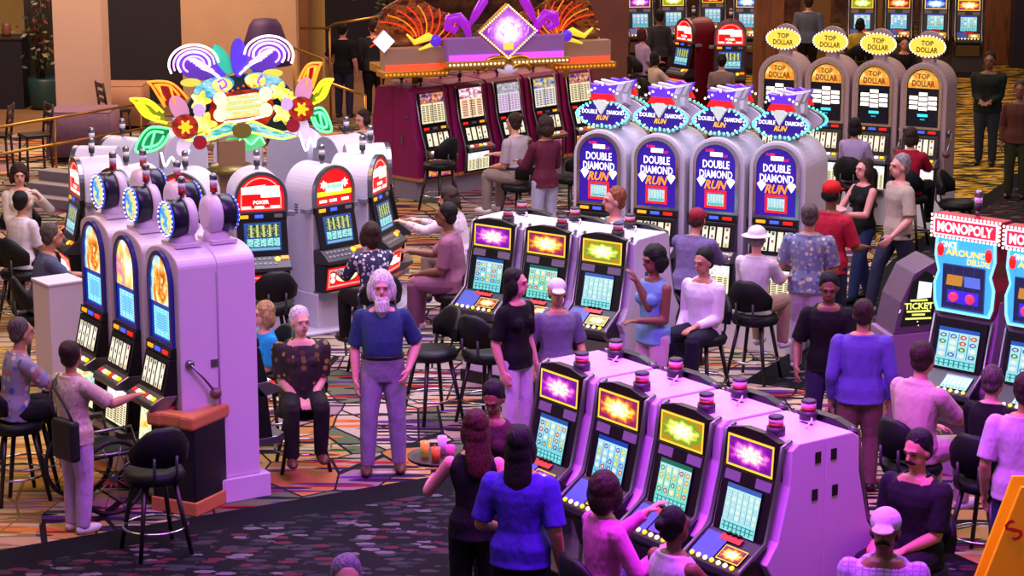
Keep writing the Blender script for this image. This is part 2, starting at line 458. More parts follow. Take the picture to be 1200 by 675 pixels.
def video_slot(name, cab, scr, mrq, deckm=M_YEL, frame=BLACKP):
    root = empty(name); w = .325
    b = MB()
    prof = [(0, .0), (0, 1.62), (-.24, 1.62), (-.30, 1.58), (-.31, 1.34), (-.40, .98), (-.50, .84), (-.44, .74), (-.42, .42), (-.46, .0)]
    b.prism(prof, -w, w, cab); b.build('cabinet', root, bevel=.008)
    for x in (-w-.002, w+.002):                                               # square vents on the top and side
        for y, z in ((-.07, 1.5), (-.09, 1.25), (-.1, .35)): b = MB(); b.box((x, y, z), (.006, .05, .075), BLACKP); b.build('vent', root)
    b = MB(); b.box((0, -.13, 1.622), (.11, .022, .005), BLACKP); b.build('top_slot', root)
    b = MB(); hw = .25                                                         # marquee housing with a low gable
    pl = [(-hw, 0), (hw, 0), (hw, .265), (.1, .3), (-.1, .3), (-hw, .265)]
    b.plate(pl, (0, -.295, 1.355), (1, 0, 0), (0, .06, 1), .07, frame); mo = b.build('marquee_housing', root, bevel=.006)
    b = MB(); b.plate(rectp(-.225, .0, .225, .215), (0, -.366, 1.378), (1, 0, 0), (0, .06, 1), .008, mrq, GOLDM); b.build('marquee', mo)
    b = MB(); slope(b, -.43, .935, -.335, 1.36, -hw, hw, BLACKP, .035); so = b.build('screen_bezel', root, bevel=.006)
    for k in (-1, 1): b = MB(); slope(b, -.364, 1.28, -.348, 1.345, k*.15-.075, k*.15+.075, GREYP, .006, .02); b.build('info_plate', so)
    b = MB(); slope(b, -.435, .955, -.365, 1.265, -.165, .165, scr, .006, .034); b.build('screen', so)
    # deck
    b = MB(); b.prism([(-.40, .93), (-.47, .955), (-.69, .80), (-.70, .755), (-.62, .70), (-.42, .66)], -hw-.01, hw+.01, DKGREY); dk = b.build('button_deck', root, bevel=.008)
    b = MB(); slope(b, -.672, .822, -.50, .942, -.235, -.02, mat('deck_art_blue', '#3a4a9a', .35, 0, .45), .004, .002)
    b.build('deck_art', dk)
    b = MB(); slope(b, -.65, .838, -.55, .907, .0, .22, deckm, .006, .003); b.build('deck_display', dk)
    b = MB(); slope(b, -.53, .922, -.49, .95, -.1, .1, mat('bill_slot_red', '#b02028', .35, 0, .4), .004, .003)
    for i in range(3): b.box((-.05+i*.05, -.485, .962), (.03, .03, .02), BLACKP)
    b.build('bill_acceptor', dk)
    b = MB()
    for i in range(7):
        b.lathe([(.017, 0), (.017, .012), (.01, .016)], (-.205+.066*i, -.672, .823), G_WARM if i % 3 else G_YEL, 10, (0, -.57, .82))
    b.build('buttons', dk)
    for k in (-1, 1):
        b = MB(); x = k*(hw+.022); b.tube([(x, -.26, 1.63), (x, -.335, 1.6), (x, -.37, 1.36), (x, -.46, .97), (x, -.68, .82), (x, -.715, .77), (x, -.62, .68), (x, -.47, .6)], .017, STEEL, 8); b.build('chrome_trim', root)
    b = MB(); b.prism([(-.42, .68), (-.60, .68), (-.52, .45), (-.42, .45)], -.24, .24, STEEL); b.build('coin_tray', root, bevel=.01)
    b = MB(); b.box((0, -.235, .06), (.66, .47, .12), BLACKP); b.build('kick_plate', root)
    beacon(root, .08, -.22, 1.62)
    b = MB(); b.tube([(.03, -.2, 1.64), (-.06, -.12, 1.66), (-.1, -.03, 1.63)], .006, WHITEP, 6); b.build('cable', root)
    return root
def arch_body(root, cab, w, depth, z1, rise, basem, base_h=.42, base_d=None):
    b = MB(); b.plate(archp(w, base_h, z1, rise), (0, 0, 0), (1, 0, 0), (0, 0, 1), depth, cab, cab)
    o = b.build('cabinet', root, bevel=.012)
    b = MB(); b.box((0, -(base_d or depth+.12)/2, base_h/2), (w+.06, base_d or depth+.12, base_h), basem); b.build('base', root, bevel=.006)
    return o
def reel_front(root, dy, glassm, reelm, bellym, zg0, zg1, w, trim=CHROME, rise=None, wide=.5, ledge=True):
    """arched upper glass, display strip, tilted reel window, deck ledge and belly glass, in front of the plane y = -dy"""
    b = MB(); b.ringplate(archp(w+.075, zg0-.03, zg1+.037, (rise or w/2)+.037), archp(w, zg0, zg1, rise), (0, -dy, 0), (1, 0, 0), (0, 0, 1), .035, trim); b.build('arch_trim', root)
    b = MB(); b.plate(archp(w, zg0, zg1, rise), (0, -dy, 0), (1, 0, 0), (0, 0, 1), .015, glassm, BLACKP); gl = b.build('top_glass', root)
    h = wide/2
    b = MB(); b.prism([(-dy, zg0-.02), (-dy-.05, zg0-.03), (-dy-.06, zg0-.10), (-dy, zg0-.11)], -h, h, BLACKP)
    for x, c in ((-.6, G_AMB), (0, glow('lit_blue_display', '#4060ff', .9)), (.6, G_RED)): b.box((x*h, -dy-.058, zg0-.065), (.1, .012, .03), c)
    b.build('display_strip', root)
    z = zg0-.11
    b = MB(); b.prism([(-dy, z), (-dy-.06, z), (-dy-.13, z-.30), (-dy, z-.30)], -h, h, BLACKP); rw = b.build('reel_housing', root, bevel=.006)
    b = MB(); slope(b, -dy-.125, z-.27, -dy-.067, z-.03, -h+.045, h-.045, reelm, .006, .0); b.build('reel_window', rw)
    z -= .30
    b = MB(); b.prism([(-dy, z), (-dy-.13, z+.005), (-dy-.24, z-.05), (-dy-.25, z-.10), (-dy-.1, z-.12)], -h-.01, h+.01, STEEL); dk = b.build('button_ledge', root, bevel=.008)
    b = MB()
    for i in range(6): b.box((-h+.06+i*(wide-.12)/5, -dy-.19, z-.022), (.05, .035, .02), (G_RED, G_WHITE, G_YEL)[i % 3], M=Matrix.Rotation(R(24), 3, 'X'))
    b.build('buttons', dk)
    z -= .12
    b = MB(); b.prism([(-dy, z), (-dy-.12, z), (-dy-.16, z-.36), (-dy, z-.36)], -h, h, BLACKP); bh = b.build('belly_housing', root, bevel=.006)
    b = MB(); slope(b, -dy-.157, z-.335, -dy-.123, z-.03, -h+.035, h-.035, bellym, .006, .0); b.build('belly_glass', bh)
    b = MB(); b.prism([(-dy, z-.36), (-dy-.2, z-.36), (-dy-.26, z-.33), (-dy-.27, z-.4), (-dy-.2, z-.43), (-dy, z-.43)], -h, h, STEEL); b.build('coin_tray', root, bevel=.008)
    return gl
def lever(root, x, y, z, back=False):
    if back:
        b = MB(); b.lathe([(.035, 0), (.035, .03), (.02, .045)], (x, y, z), STEEL, 14, (1, 0, 0)); b.tube([(x+.04, y, z), (x+.05, y+.1, z-.12), (x+.06, y+.19, z-.24)], .01, STEEL, 8); hd = b.build('lever', root)
        b = MB(); b.ball((x+.06, y+.2, z-.26), .05, mat('lever_knob_bronze', '#6a4a44', .3), 12); b.build('lever_knob', hd); return
    b = MB(); b.lathe([(.05, 0), (.05, .03), (.03, .05)], (x, y, z), STEEL, 14, (1, 0, 0))
    b.tube([(x+.05, y, z), (x+.07, y-.1, z-.1), (x+.07, y-.26, z-.22)], .013, STEEL, 8); hd = b.build('lever', root)
    b = MB(); b.ball((x+.07, y-.28, z-.24), .055, mat('lever_knob_bronze', '#6a4a44', .3), 12); b.build('lever_knob', hd)
PURG = mat('glass_violet_lit', '#2c158c', .25, 0, .8)
TXW = glow('lettering_white_lit', '#ffffff', 1.0); TXY = glow('lettering_gold_lit', '#ffb41e', 1.0)
def diamond_machine(name):
    root = empty(name)
    arch_body(root, LILAC, .62, .36, 2.2, .3, WHITEP, .58, .58)
    gl = reel_front(root, .36, PURG, REEL5, BEL_W, 1.42, 2.13, .44, CHROME, .21)
    b = MB(); X1, Z1 = (1, 0, 0), (0, 0, 1); y = -.376
    b.plate(rectp(-.07, 0, .07, .045), (0, y, 2.0), X1, Z1, .004, G_WHITE); b.text('SUPER', (-.07, y, 2.062), X1, Z1, .03, G_RED, .006, .1); b.text('PLAY', (.1, y, 2.01), X1, Z1, .03, G_RED, .006, .06)
    b.text('DOUBLE', (0, y, 1.918), X1, Z1, .085, TXW, .006, .30, .02)
    b.text('DIAMOND', (0, y, 1.812), X1, Z1, .085, TXW, .006, .37, .02)
    b.text('RUN', (0, y, 1.7), X1, Z1, .095, glow('lettering_orange_lit', '#ff8a1a', 1.1), .01, .23, .03, .3)
    for k in (-1, 1):
        b.plate([(-.05, .03), (0, -.045), (.05, .03), (.028, .055), (-.028, .055)], (k*.165, y, 1.715), X1, Z1, .004, TXW)
        b.plate([(-.03, 0), (.03, 0), (0, -.018)], (k*.165, y-.005, 1.747), X1, Z1, .003, glow('diamond_blue', '#9ab8ff', .9))
    b.build('lettering', gl)
    b = MB(); b.ringplate(rectp(-.12, -.095, .12, .095), rectp(-.095, -.07, .095, .07), (0, y, 1.545), X1, Z1, .01, G_RED)
    b.plate(rectp(-.095, -.07, .095, .07), (0, y, 1.545), X1, Z1, .006, V_PALE); b.build('bonus_screen', gl)
    # topper: an hourglass-oval sign with bulbs, a gem, a red band and a purple box
    t = MB()
    ov = [((.295*math.cos(a)), (.115+.022*math.cos(2*a)*-1)*math.sin(a)*(1 if abs(math.cos(a)) > .25 else .86)) for a in [2*PI*i/36 for i in range(36)]]
    t.plate(ov, (0, -.38, 2.36), X1, (0, .12, 1), .05, PURGLASS, STEEL, None); tp = t.build('topper_sign', root)
    e = MB()
    for i in range(36):
        p = ov[i]; e.ball((p[0]*1.03, -.435+.12*p[1], 2.36+p[1]*1.08), .016, BULB_T, 6)
        e.ball((p[0]*.93, -.44+.12*p[1], 2.36+p[1]*.9), .011, BULB_W, 6) if i % 2 else None
    e.build('bulb_trim', tp)
    e = MB(); yy = -.432
    e.text('DOUBLE', (-.15, yy, 2.385), X1, (0, .12, 1), .045, TXW, .006, .18, .02); e.text('DIAMOND', (.15, yy, 2.385), X1, (0, .12, 1), .045, TXW, .006, .2, .02)
    e.text('RUN', (0, yy, 2.325), X1, (0, .12, 1), .055, TXY, .008, .13, .03, .3)
    for k in (-1, 1): e.plate([(-.045, .02), (0, -.04), (.045, .02), (.025, .04), (-.025, .04)], (k*.17, yy, 2.31), X1, (0, .12, 1), .004, TXW)
    e.build('lettering', tp)
    e = MB(); e.plate([(-.075, .02), (0, -.1), (.075, .02), (.045, .055), (-.045, .055)], (0, -.44, 2.465), X1, Z1, .05, mat('topper_gem', '#cfe0d8', .15, 0, .35)); e.build('gem', tp)
    e = MB(); e.plate([(-.15, 0), (.15, 0), (.11, .07), (-.11, .07)], (0, -.40, 2.51), X1, Z1, .06, mat('topper_red', '#d01a22', .3, 0, .7)); e.build('red_band', tp)
    e = MB(); e.plate([(-.12, 0), (.12, 0), (.15, .1), (.06, .085), (0, .11), (-.06, .085), (-.15, .1)], (0, -.38, 2.585), X1, Z1, .06, mat('topper_purple', '#5a2fc8', .3, 0, .7)); e.build('crown_box', tp)
    e = MB()
    for x in (-.17, -.13, -.09, 0, .09, .13, .17): e.ball((x, -.44, 2.68-abs(x)*.5), .014, BULB_W, 6)
    e.build('crown_bulbs', tp)
    e = MB(); e.plate(ov, (0, -.31, 2.36), (-1, 0, 0), Z1, .02, LILAC); e.box((0, -.27, 2.25), (.2, .16, .12), LILAC)
    e.prism([(-.3, 2.4), (-.3, 2.62), (-.2, 2.6), (-.16, 2.45)], -.13, .13, LILAC); e.plate([(-.13, 0), (.13, 0), (.19, .13), (.0, .1), (-.19, .13)], (0, -.25, 2.56), (-1, 0, 0), Z1, .07, LILAC)
    tb_ = e.build('topper_back', root, bevel=.006); tp.location.y = .14; tb_.location.y = .12
    beacon(root, .12, -.08, 2.19, 1.0, 'red')
    for k in (-1, 1): b = MB(); b.box((k*.315, -.25, 1.3), (.012, .06, .09), STEEL); b.build('side_lock', root)
    return root
def dollar_machine(name):
    root = empty(name); X1, Z1 = (1, 0, 0), (0, 0, 1)
    tcab = mat('cabinet_warm_mauve', '#b59a98', .4)
    arch_body(root, tcab, .64, .5, 2.22, .32, WHITEP, .5, .7)
    gl = reel_front(root, .5, mat('glass_dark_paytable', '#0c0d1c', .2, 0, .3), REEL5, BEL_W, 1.36, 2.14, .44, mat('champagne_trim', '#d8c8a0', .25, .8), .22)
    y = -.515; b = MB()
    up = [(p[0], p[1]) for p in archp(.42, 1.88, 2.125, .21)]
    b.plate(up, (0, y, 0), X1, Z1, .004, artglass('arch_glass_gold', [(0, '#c8501a'), (.4, '#ff9a2a'), (.6, '#ffd060'), (.8, '#fff0b0'), (1, '#e87a1a')], None, 1.0, 2.5, 2.0))
    b.text('TOP', (0, y-.004, 2.04), X1, Z1, .075, mat('lettering_brown', '#8a3a10', .4, 0, .3), .004, .17, .03); b.text('DOLLAR', (0, y-.004, 1.945), X1, Z1, .085, mat('lettering_brown', '#8a3a10'), .004, .31, .03)
    b.build('lettering', gl)
    b = MB(); n = 0
    for cx, zs in ((-.13, (1.75, 1.685, 1.62)), (0, (1.8, 1.735, 1.67, 1.605)), (.13, (1.75, 1.685, 1.62))):
        for z in zs: b.plate(rectp(-.058, -.024, .058, .024), (cx, y, z), X1, (.08*(-1 if cx > 0 else 1 if cx < 0 else 0), 0, 1), .004, G_WHITE)
    b.plate(rectp(-.07, -.018, .07, .018), (0, y, 1.515), X1, Z1, .004, G_CYAN)
    b.text('PAYS', (0, y, 1.46), X1, Z1, .02, G_CYAN, .004)
    b.build('pay_boxes', gl)
    t = MB(); t.plate(ovalp(.24, .135), (0, -.36, 2.43), X1, Z1, .05, mat('topper_oval_yellow', '#f0cf4a', .35, 0, .85), mat('topper_rim_purple', '#5a2a6a', .35)); tp = t.build('topper_sign', root)
    e = MB()
    for i in range(30):
        a = 2*PI*i/30; e.ball((.245*math.cos(a), -.405, 2.43+.14*math.sin(a)), .013, BULB_W, 6)
    e.build('bulb_trim', tp)
    e = MB(); e.text('TOP', (0, -.412, 2.475), X1, Z1, .07, mat('lettering_olive', '#7a6a10', .4), .004, .17, .03); e.text('DOLLAR', (0, -.412, 2.385), X1, Z1, .075, mat('lettering_olive', '#7a6a10', .4), .004, .29, .03); e.build('lettering', tp)
    e = MB(); e.box((0, -.28, 2.26), (.16, .14, .14), tcab); e.lathe([(.2, 0), (.2, .05)], (0, -.31, 2.43), tcab, 20, (0, 1, 0)); e.build('topper_back', root, bevel=.006)
    lever(root, .32, -.4, 1.28)
    return root
def wheel_machine(name, glass=ART_A):
    root = empty(name); X1, Z1 = (1, 0, 0), (0, 0, 1)
    arch_body(root, PINKCAB, .66, .34, 2.14, .14, PINKCAB, .2, .42)
    gl = reel_front(root, .34, glass, REEL5, BEL_A, 1.36, 2.07, .4, mat('trim_blue_lacquer', '#2a2a86', .25), .24)
    b = MB(); b.box((0, -.36, .62), (.5, .06, .12), STEEL); b.build('lower_plate', root)
    b = MB(); b.lathe([(.15, 0), (.16, .02), (.16, .1), (.15, .13)], (0, -.15, 2.36), mat('drum_dark_rim', '#1c1a30', .3, .3), 24, (0, -1, 0)); tp = b.build('topper_drum', root)
    e = MB(); e.ringplate([(p[0], p[1]) for p in ovalp(.155, .155)], ovalp(.125, .125), (0, -.28, 2.36), X1, Z1, .012, mat('ring_royal_blue', '#2a48d0', .3, 0, .6))
    e.plate(ovalp(.125, .125), (0, -.28, 2.36), X1, Z1, .006, artglass('wheel_sign_blue_yellow', [(0, '#1f6ad0'), (.4, '#3ab0f0'), (.52, '#ffe26a'), (.7, '#fff4c0'), (1, '#e8a01a')], None, 1.05, 2.4, 6.0), BLACKP); e.build('sign_face', tp)
    e = MB()
    for i in range(20):
        a = 2*PI*i/20; e.ball((.14*math.cos(a), -.295, 2.36+.14*math.sin(a)), .009, BULB_W, 6)
    e.build('bulb_trim', tp)
    e = MB(); e.lathe([(.1, 0), (.155, .02), (.165, .07), (.165, .1)], (0, -.05, 2.36), PINKCAB, 24, (0, -1, 0)); e.lathe([(.13, 2.1), (.09, 2.26)], (0, -.15, 0), PINKCAB, 14); e.box((0, -.16, 2.15), (.3, .22, .03), PINKCAB); e.build('topper_shell', root)
    beacon(root, .0, -.14, 2.5, .9, 'red')
    b = MB(); b.tube([(.332, -.01, .3), (.332, -.01, 1.95)], .005, GREYP, 6); b.box((.334, -.05, 1.2), (.012, .06, .06), STEEL); b.build('side_seam', root)
    return root
def card_machine(name, cab, back=True, frame=STEEL, arch=None):
    root = empty(name); X1, Z1 = (1, 0, 0), (0, 0, 1)
    b = MB(); b.plate(archp(.58, .42, 1.80, .29), (0, 0, 0), X1, Z1, .46, cab, cab); b.build('cabinet', root, bevel=.012)
    b = MB(); b.box((0, -.27, .21), (.62, .56, .42), cab); b.build('base', root, bevel=.006)
    b = MB(); b.ringplate(archp(.57, 1.36, 1.8, .285), archp(.5, 1.38, 1.765, .25), (0, -.46, 0), X1, Z1, .05, frame); b.build('arch_trim', root)
    rd = mat('sign_red_lit', '#d80f14', .25, 0, .8)
    b = MB(); b.plate(archp(.5, 1.38, 1.765, .25), (0, -.46, 0), X1, Z1, .035, rd, BLACKP); gl = b.build('arch_sign', root)
    b = MB(); y = -.497
    if arch == 'pale':
        b.plate(rectp(-.12, -.05, .12, .05), (0, y, 1.56), X1, Z1, .006, glow('sign_pale_green', '#bff0c0', 1.0)); b.text('POKER', (0, y-.006, 1.575), X1, Z1, .04, glow('sign_teal', '#2aa080', .8), .004, .2); 
        for k in (-1, 1): b.plate([((.05 if i % 2 else .028)*math.cos(PI*i/6), (.05 if i % 2 else .028)*math.sin(PI*i/6)) for i in range(12)], (k*.15, y, 1.6), X1, Z1, .006, G_WHITE)
        b.plate(rectp(-.24, -.025, .24, .025), (0, y, 1.5), X1, Z1, .004, G_YEL)
    else:
        b.plate([(-.21, -.03), (.0, -.03), (.0, -.07), (.2, -.07), (.2, .05), (.05, .05), (.05, .065), (-.21, .045)], (0, y, 1.595), X1, Z1, .006, G_WHITE)
        b.text('POKER', (0, y, 1.475), X1, Z1, .04, G_WHITE, .006, .17, .03)
        b.ringplate(archp(.44, 1.4, 1.74, .22), archp(.415, 1.412, 1.728, .21), (0, y, 0), X1, Z1, .006, mat('sign_pink_outline', '#ff9a8a', .3, 0, .9))
    for x in (-.16, -.02, .15): b.plate(rectp(-.05, -.014, .05, .014), (x, y, 1.42), X1, Z1, .006, G_WHITE)
    b.build('lettering', gl)
    b = MB(); b.prism([(-.46, 1.37), (-.51, 1.36), (-.52, 1.29), (-.46, 1.28)], -.27, .27, BLACKP)
    for x, c in ((-.19, G_AMB), (-.03, glow('lit_blue_display', '#4060ff', .9)), (.18, mat('label_grey', '#777', .5) if False else GREYP)): b.box((x, -.516, 1.325), (.09, .012, .035), c)
    b.build('display_strip', root)
    b = MB(); slope(b, -.56, .90, -.48, 1.285, -.27, .27, BLACKP, .035); so = b.build('screen_bezel', root, bevel=.008)
    b = MB(); slope(b, -.548, .95, -.488, 1.25, -.2, .2, POK, .006, .035); b.build('screen', so)
    b = MB(); b.prism([(-.46, .90), (-.58, .91), (-.72, .80), (-.72, .76), (-.46, .74)], -.28, .28, DKGREY); dk = b.build('button_deck', root, bevel=.008)
    b = MB()
    for r_ in range(2):
        for i in range(7): b.box((-.22+i*.055, -.62-.05*r_, .878-.04*r_), (.035, .025, .014), GREYP, M=Matrix.Rotation(R(36), 3, 'X'))
    b.lathe([(.03, 0), (.03, .015)], (.14, -.63, .87), G_YEL, 12, (0, -.6, .8)); b.box((.22, -.62, .885), (.08, .04, .02), G_ORG, M=Matrix.Rotation(R(36), 3, 'X'))
    b.build('buttons', dk)
    b = MB(); b.prism([(-.46, .74), (-.66, .74), (-.62, .44), (-.46, .44)], -.27, .27, BLACKP); bh = b.build('belly_housing', root, bevel=.006)
    b = MB(); slope(b, -.625, .47, -.657, .715, -.25, .25, rd, .006, .0); 
    ya = (0, -.13, 1)
    b.ringplate(rectp(-.23, -.1, .23, .1), rectp(-.215, -.085, .215, .085), (0, -.652, .595), X1, ya, .004, mat('sign_pink_outline', '#ff9a8a'))
    if arch == 'pale': b.plate(ovalp(.15, .06, 20), (.02, -.654, .6), X1, ya, .006, G_WARM); b.plate(ovalp(.03, .03, 10), (-.17, -.65, .63), X1, ya, .006, G_WHITE); b.plate(ovalp(.03, .03, 10), (-.17, -.645, .57), X1, ya, .006, G_WHITE)
    else: b.plate([(-.19, -.0), (-.06, -.04), (.19, -.04), (.19, -.0), (.08, .02), (.08, .05), (-.19, .045)], (0, -.654, .6), X1, ya, .006, G_WHITE)
    b.build('belly_glass', bh)
    b = MB(); b.prism([(-.46, .44), (-.66, .45), (-.74, .47), (-.74, .42), (-.64, .36), (-.46, .36)], -.29, .29, STEEL); b.build('coin_tray', root, bevel=.008)
    for k in (-1, 1): b = MB(); b.box((k*.33, -.42, 1.33), (.09, .1, .05), GREYP); b.build('side_bracket', root, bevel=.006)
    b = MB()
    for i in range(4): b.box((-.293, -.2, 1.28+i*.03), (.008, .05, .01), BLACKP)
    b.build('vent', root)
    beacon(root, .0, -.3, 1.79, 1.0, True)
    return root
def maroon_slot(name, cab=MAGENTA, top=PAY_P, belly=BEL_P, rl=REELC):
    root = empty(name); X1, Z1 = (1, 0, 0), (0, 0, 1)
    b = MB(); b.prism([(0, .3), (0, 1.62), (-.3, 1.60), (-.36, 1.55), (-.45, .98), (-.52, .72), (-.52, .3)], -.375, .375, cab); b.build('cabinet', root, bevel=.01)
    b = MB(); b.prism([(0, .28), (0, .32), (-.56, .32), (-.56, .28)], -.38, .38, WOODO); b.build('rail', root)
    b = MB(); b.box((0, -.24, .14), (.72, .46, .28), mat('plinth_mauve_grey', '#8f8290', .6)); b.build('base', root)
    hw = .25
    b = MB(); slope(b, -.445, 1.06, -.375, 1.53, -hw, hw, BLACKP, .03); th = b.build('top_housing', root, bevel=.006)
    b = MB(); slope(b, -.44, 1.09, -.38, 1.515, -hw+.02, hw-.02, top, .006, .03); b.build('top_glass', th)
    b = MB(); b.prism([(-.44, 1.06), (-.485, 1.05), (-.5, .99), (-.44, .98)], -hw, hw, BLACKP)
    for x, c in ((-.17, G_RED), (0, GREYP), (.17, G_AMB)): b.box((x, -.498, 1.02), (.09, .012, .03), c)
    b.build('display_strip', root)
    b = MB(); slope(b, -.56, .72, -.49, .99, -hw-.01, hw+.01, BLACKP, .03); rh = b.build('reel_housing', root, bevel=.006)
    b = MB(); slope(b, -.558, .75, -.497, .965, -hw+.025, hw-.025, rl, .006, .03); b.build('reel_window', rh)
    b = MB(); b.prism([(-.5, .72), (-.6, .72), (-.68, .67), (-.68, .63), (-.5, .62)], -hw-.02, hw+.02, STEEL); dk = b.build('button_ledge', root, bevel=.006)
    b = MB()
    for i in range(5): b.box((-.18+.09*i, -.64, .702), (.05, .03, .014), (G_WHITE, G_RED, G_YEL)[i % 3], M=Matrix.Rotation(R(32), 3, 'X'))
    b.build('buttons', dk)
    b = MB(); slope(b, -.55, .3, -.56, .62, -hw, hw, BLACKP, .03); bh = b.build('belly_housing', root, bevel=.006)
    b = MB(); slope(b, -.552, .335, -.56, .59, -hw+.03, hw-.03, belly, .006, .03); b.build('belly_glass', bh)
    for k in (-1, 1): b = MB(); b.tube([(k*(hw+.02), -.37, 1.56), (k*(hw+.02), -.47, 1.05), (k*(hw+.02), -.58, .74), (k*(hw+.02), -.6, .6), (k*(hw+.02), -.58, .3)], .014, STEEL, 8); b.build('chrome_trim', root)
    b = MB(); b.box((-.38, -.2, .85), (.012, .04, .12), STEEL); b.box((-.38, -.3, 1.2), (.012, .08, .03), STEEL); b.build('side_lock', root)
    beacon(root, .0, -.2, 1.61, 1.0, True)
    return root
def board_machine(name):
    root = empty(name); X1, Z1 = (1, 0, 0), (0, 0, 1)
    b = MB(); b.prism([(0, 0), (0, 1.55), (-.3, 1.55), (-.34, 1.3), (-.44, .95), (-.5, .8), (-.42, .6), (-.45, 0)], -.31, .31, mat('cabinet_mauve', '#8f7690', .4)); b.build('cabinet', root, bevel=.01)
    redc = mat('topbox_red', '#8a0f2a', .3)
    ol = [(-.27, 0), (.27, 0), (.3, .08), (.31, .25), (.27, .36), (.31, .5), (.30, .68), (-.30, .68), (-.31, .5), (-.27, .36), (-.31, .25), (-.3, .08)]
    b = MB(); b.plate(ol, (0, -.1, 1.4), X1, Z1, .27, redc); tb = b.build('top_box', root, bevel=.008)
    b = MB(); b.plate([(p[0]*.93, .02+p[1]*.96) for p in ol], (0, -.37, 1.4), X1, Z1, .008, mat('topbox_sky_lit', '#3fb8e8', .3, 0, .75))
    b.ringplate([(p[0]*.95, .015+p[1]*.97) for p in ol], [(p[0]*.88, .035+p[1]*.91) for p in ol], (0, -.37, 1.4), X1, Z1, .014, glow('topbox_edge_glow', '#7fe8ff', 1.0))
    b.build('top_glass', tb)
    b = MB(); b.plate(rectp(-.2, 0, .2, .38), (0, -.372, 1.45), X1, Z1, .016, mat('window_dark_grid', '#26354a', .2, 0, .35))
    for i in range(5): b.box((-.2+.1*i, -.389, 1.64), (.006, .006, .38), mat('grid_blue', '#4a6a90', .3))
    for z in (1.46, 1.83): b.box((0, -.389, z), (.4, .006, .012), mat('grid_blue', '#4a6a90'))
    for k, c in ((-.085, mat('board_card_yellow', '#b89a2a', .4, 0, .5)), (.085, mat('board_card_blue', '#5a86c8', .4, 0, .5))): b.plate(rectp(-.075, -.045, .075, .045), (k, -.388, 1.7), X1, (.12 if k < 0 else -.08, 0, 1), .006, c)
    b.plate(rectp(-.15, -.055, .15, .055), (0, -.388, 1.56), X1, Z1, .006, mat('dice_tray_violet', '#3a2ac0', .3, 0, .8))
    for k in (-1, 1): b.lathe([(.04, 0), (.045, .02), (.03, .035)], (k*.08, -.394, 1.56), mat('dice_button_red', '#e04060', .3, 0, .7), 14, (0, -1, 0))
    b.build('game_window', tb)
    e = MB(); yy = -.385
    e.text('ONCE', (-.15, yy, 2.0), X1, Z1, .055, G_WARM, .01, .15, .02)
    e.text('AROUND', (.02, yy, 1.94), X1, Z1, .055, G_YEL, .012, .4, .02); e.text('DELUXE', (.14, yy, 1.875), X1, Z1, .05, G_YEL, .012, .22, .02)
    for k in (-1, 1): e.ball((k*.23, yy-.01, 1.95), (.035, .02, .06), G_RED, 10)
    e.build('lettering', tb)
    s = MB(); s.box((0, -.3, 2.15), (.66, .18, .19), mat('sign_box_red_frame', '#b0203a', .3)); sg = s.build('sign_box', root, bevel=.006)
    s = MB(); s.plate(rectp(-.31, -.075, .31, .075), (0, -.39, 2.15), X1, Z1, .008, mat('sign_face_pink_white', '#ffdce4', .3, 0, 1.0)); s.plate(rectp(-.29, -.06, .29, .06), (0, -.398, 2.15), X1, Z1, .003, mat('sign_face_red', '#e02a40', .3, 0, .8))
    s.text('MONOPOLY', (0, -.401, 2.15), X1, Z1, .09, G_WHITE, .005, .53, .035); s.build('sign_face', sg)
    e = MB()
    for i in range(19):
        for z in (2.06, 2.24): e.ball((-.324+.036*i, -.398, z), .012, BULB_W, 6)
    for i in range(1, 5):
        for k in (-1, 1): e.ball((k*.324, -.398, 2.06+.036*i), .012, BULB_W, 6)
    e.build('bulb_trim', sg)
    hw = .25
    b = MB(); slope(b, -.45, .92, -.35, 1.36, -hw, hw, BLACKP, .035); so = b.build('screen_bezel', root, bevel=.006)
    b = MB(); slope(b, -.448, .955, -.372, 1.285, -.195, .195, video('screen_board_game', '#8fe0ea', '#2a5ac0', ('#e8f8f0', '#2a8a4a', '#d02a3a', '#e8e8f8', '#3a5ac0'), 4, 4), .006, .034); b.build('screen', so)
    b = MB(); b.prism([(-.40, .93), (-.47, .945), (-.69, .80), (-.70, .755), (-.42, .66)], -hw-.01, hw+.01, DKGREY); dk = b.build('button_deck', root, bevel=.008)
    b = MB(); slope(b, -.65, .832, -.52, .918, -.03, .22, V_PALE, .006, .003); b.build('deck_display', dk)
    b = MB()
    for i in range(8): b.lathe([(.016, 0), (.016, .012)], (-.21+.06*i, -.672, .82), G_YEL if i % 2 else G_WARM, 10, (0, -.57, .82))
    b.build('buttons', dk)
    b = MB(); b.prism([(-.42, .68), (-.62, .7), (-.55, .5), (-.42, .48)], -.25, .25, STEEL); b.build('coin_tray', root, bevel=.01)
    for k in (-1, 1): b = MB(); b.tube([(k*.275, -.36, 1.38), (k*.275, -.47, .97), (k*.275, -.7, .8), (k*.275, -.68, .74), (k*.275, -.52, .6)], .015, STEEL, 8); b.build('chrome_trim', root)
    beacon(root, .0, -.2, 2.24, 1.0, True)
    return root
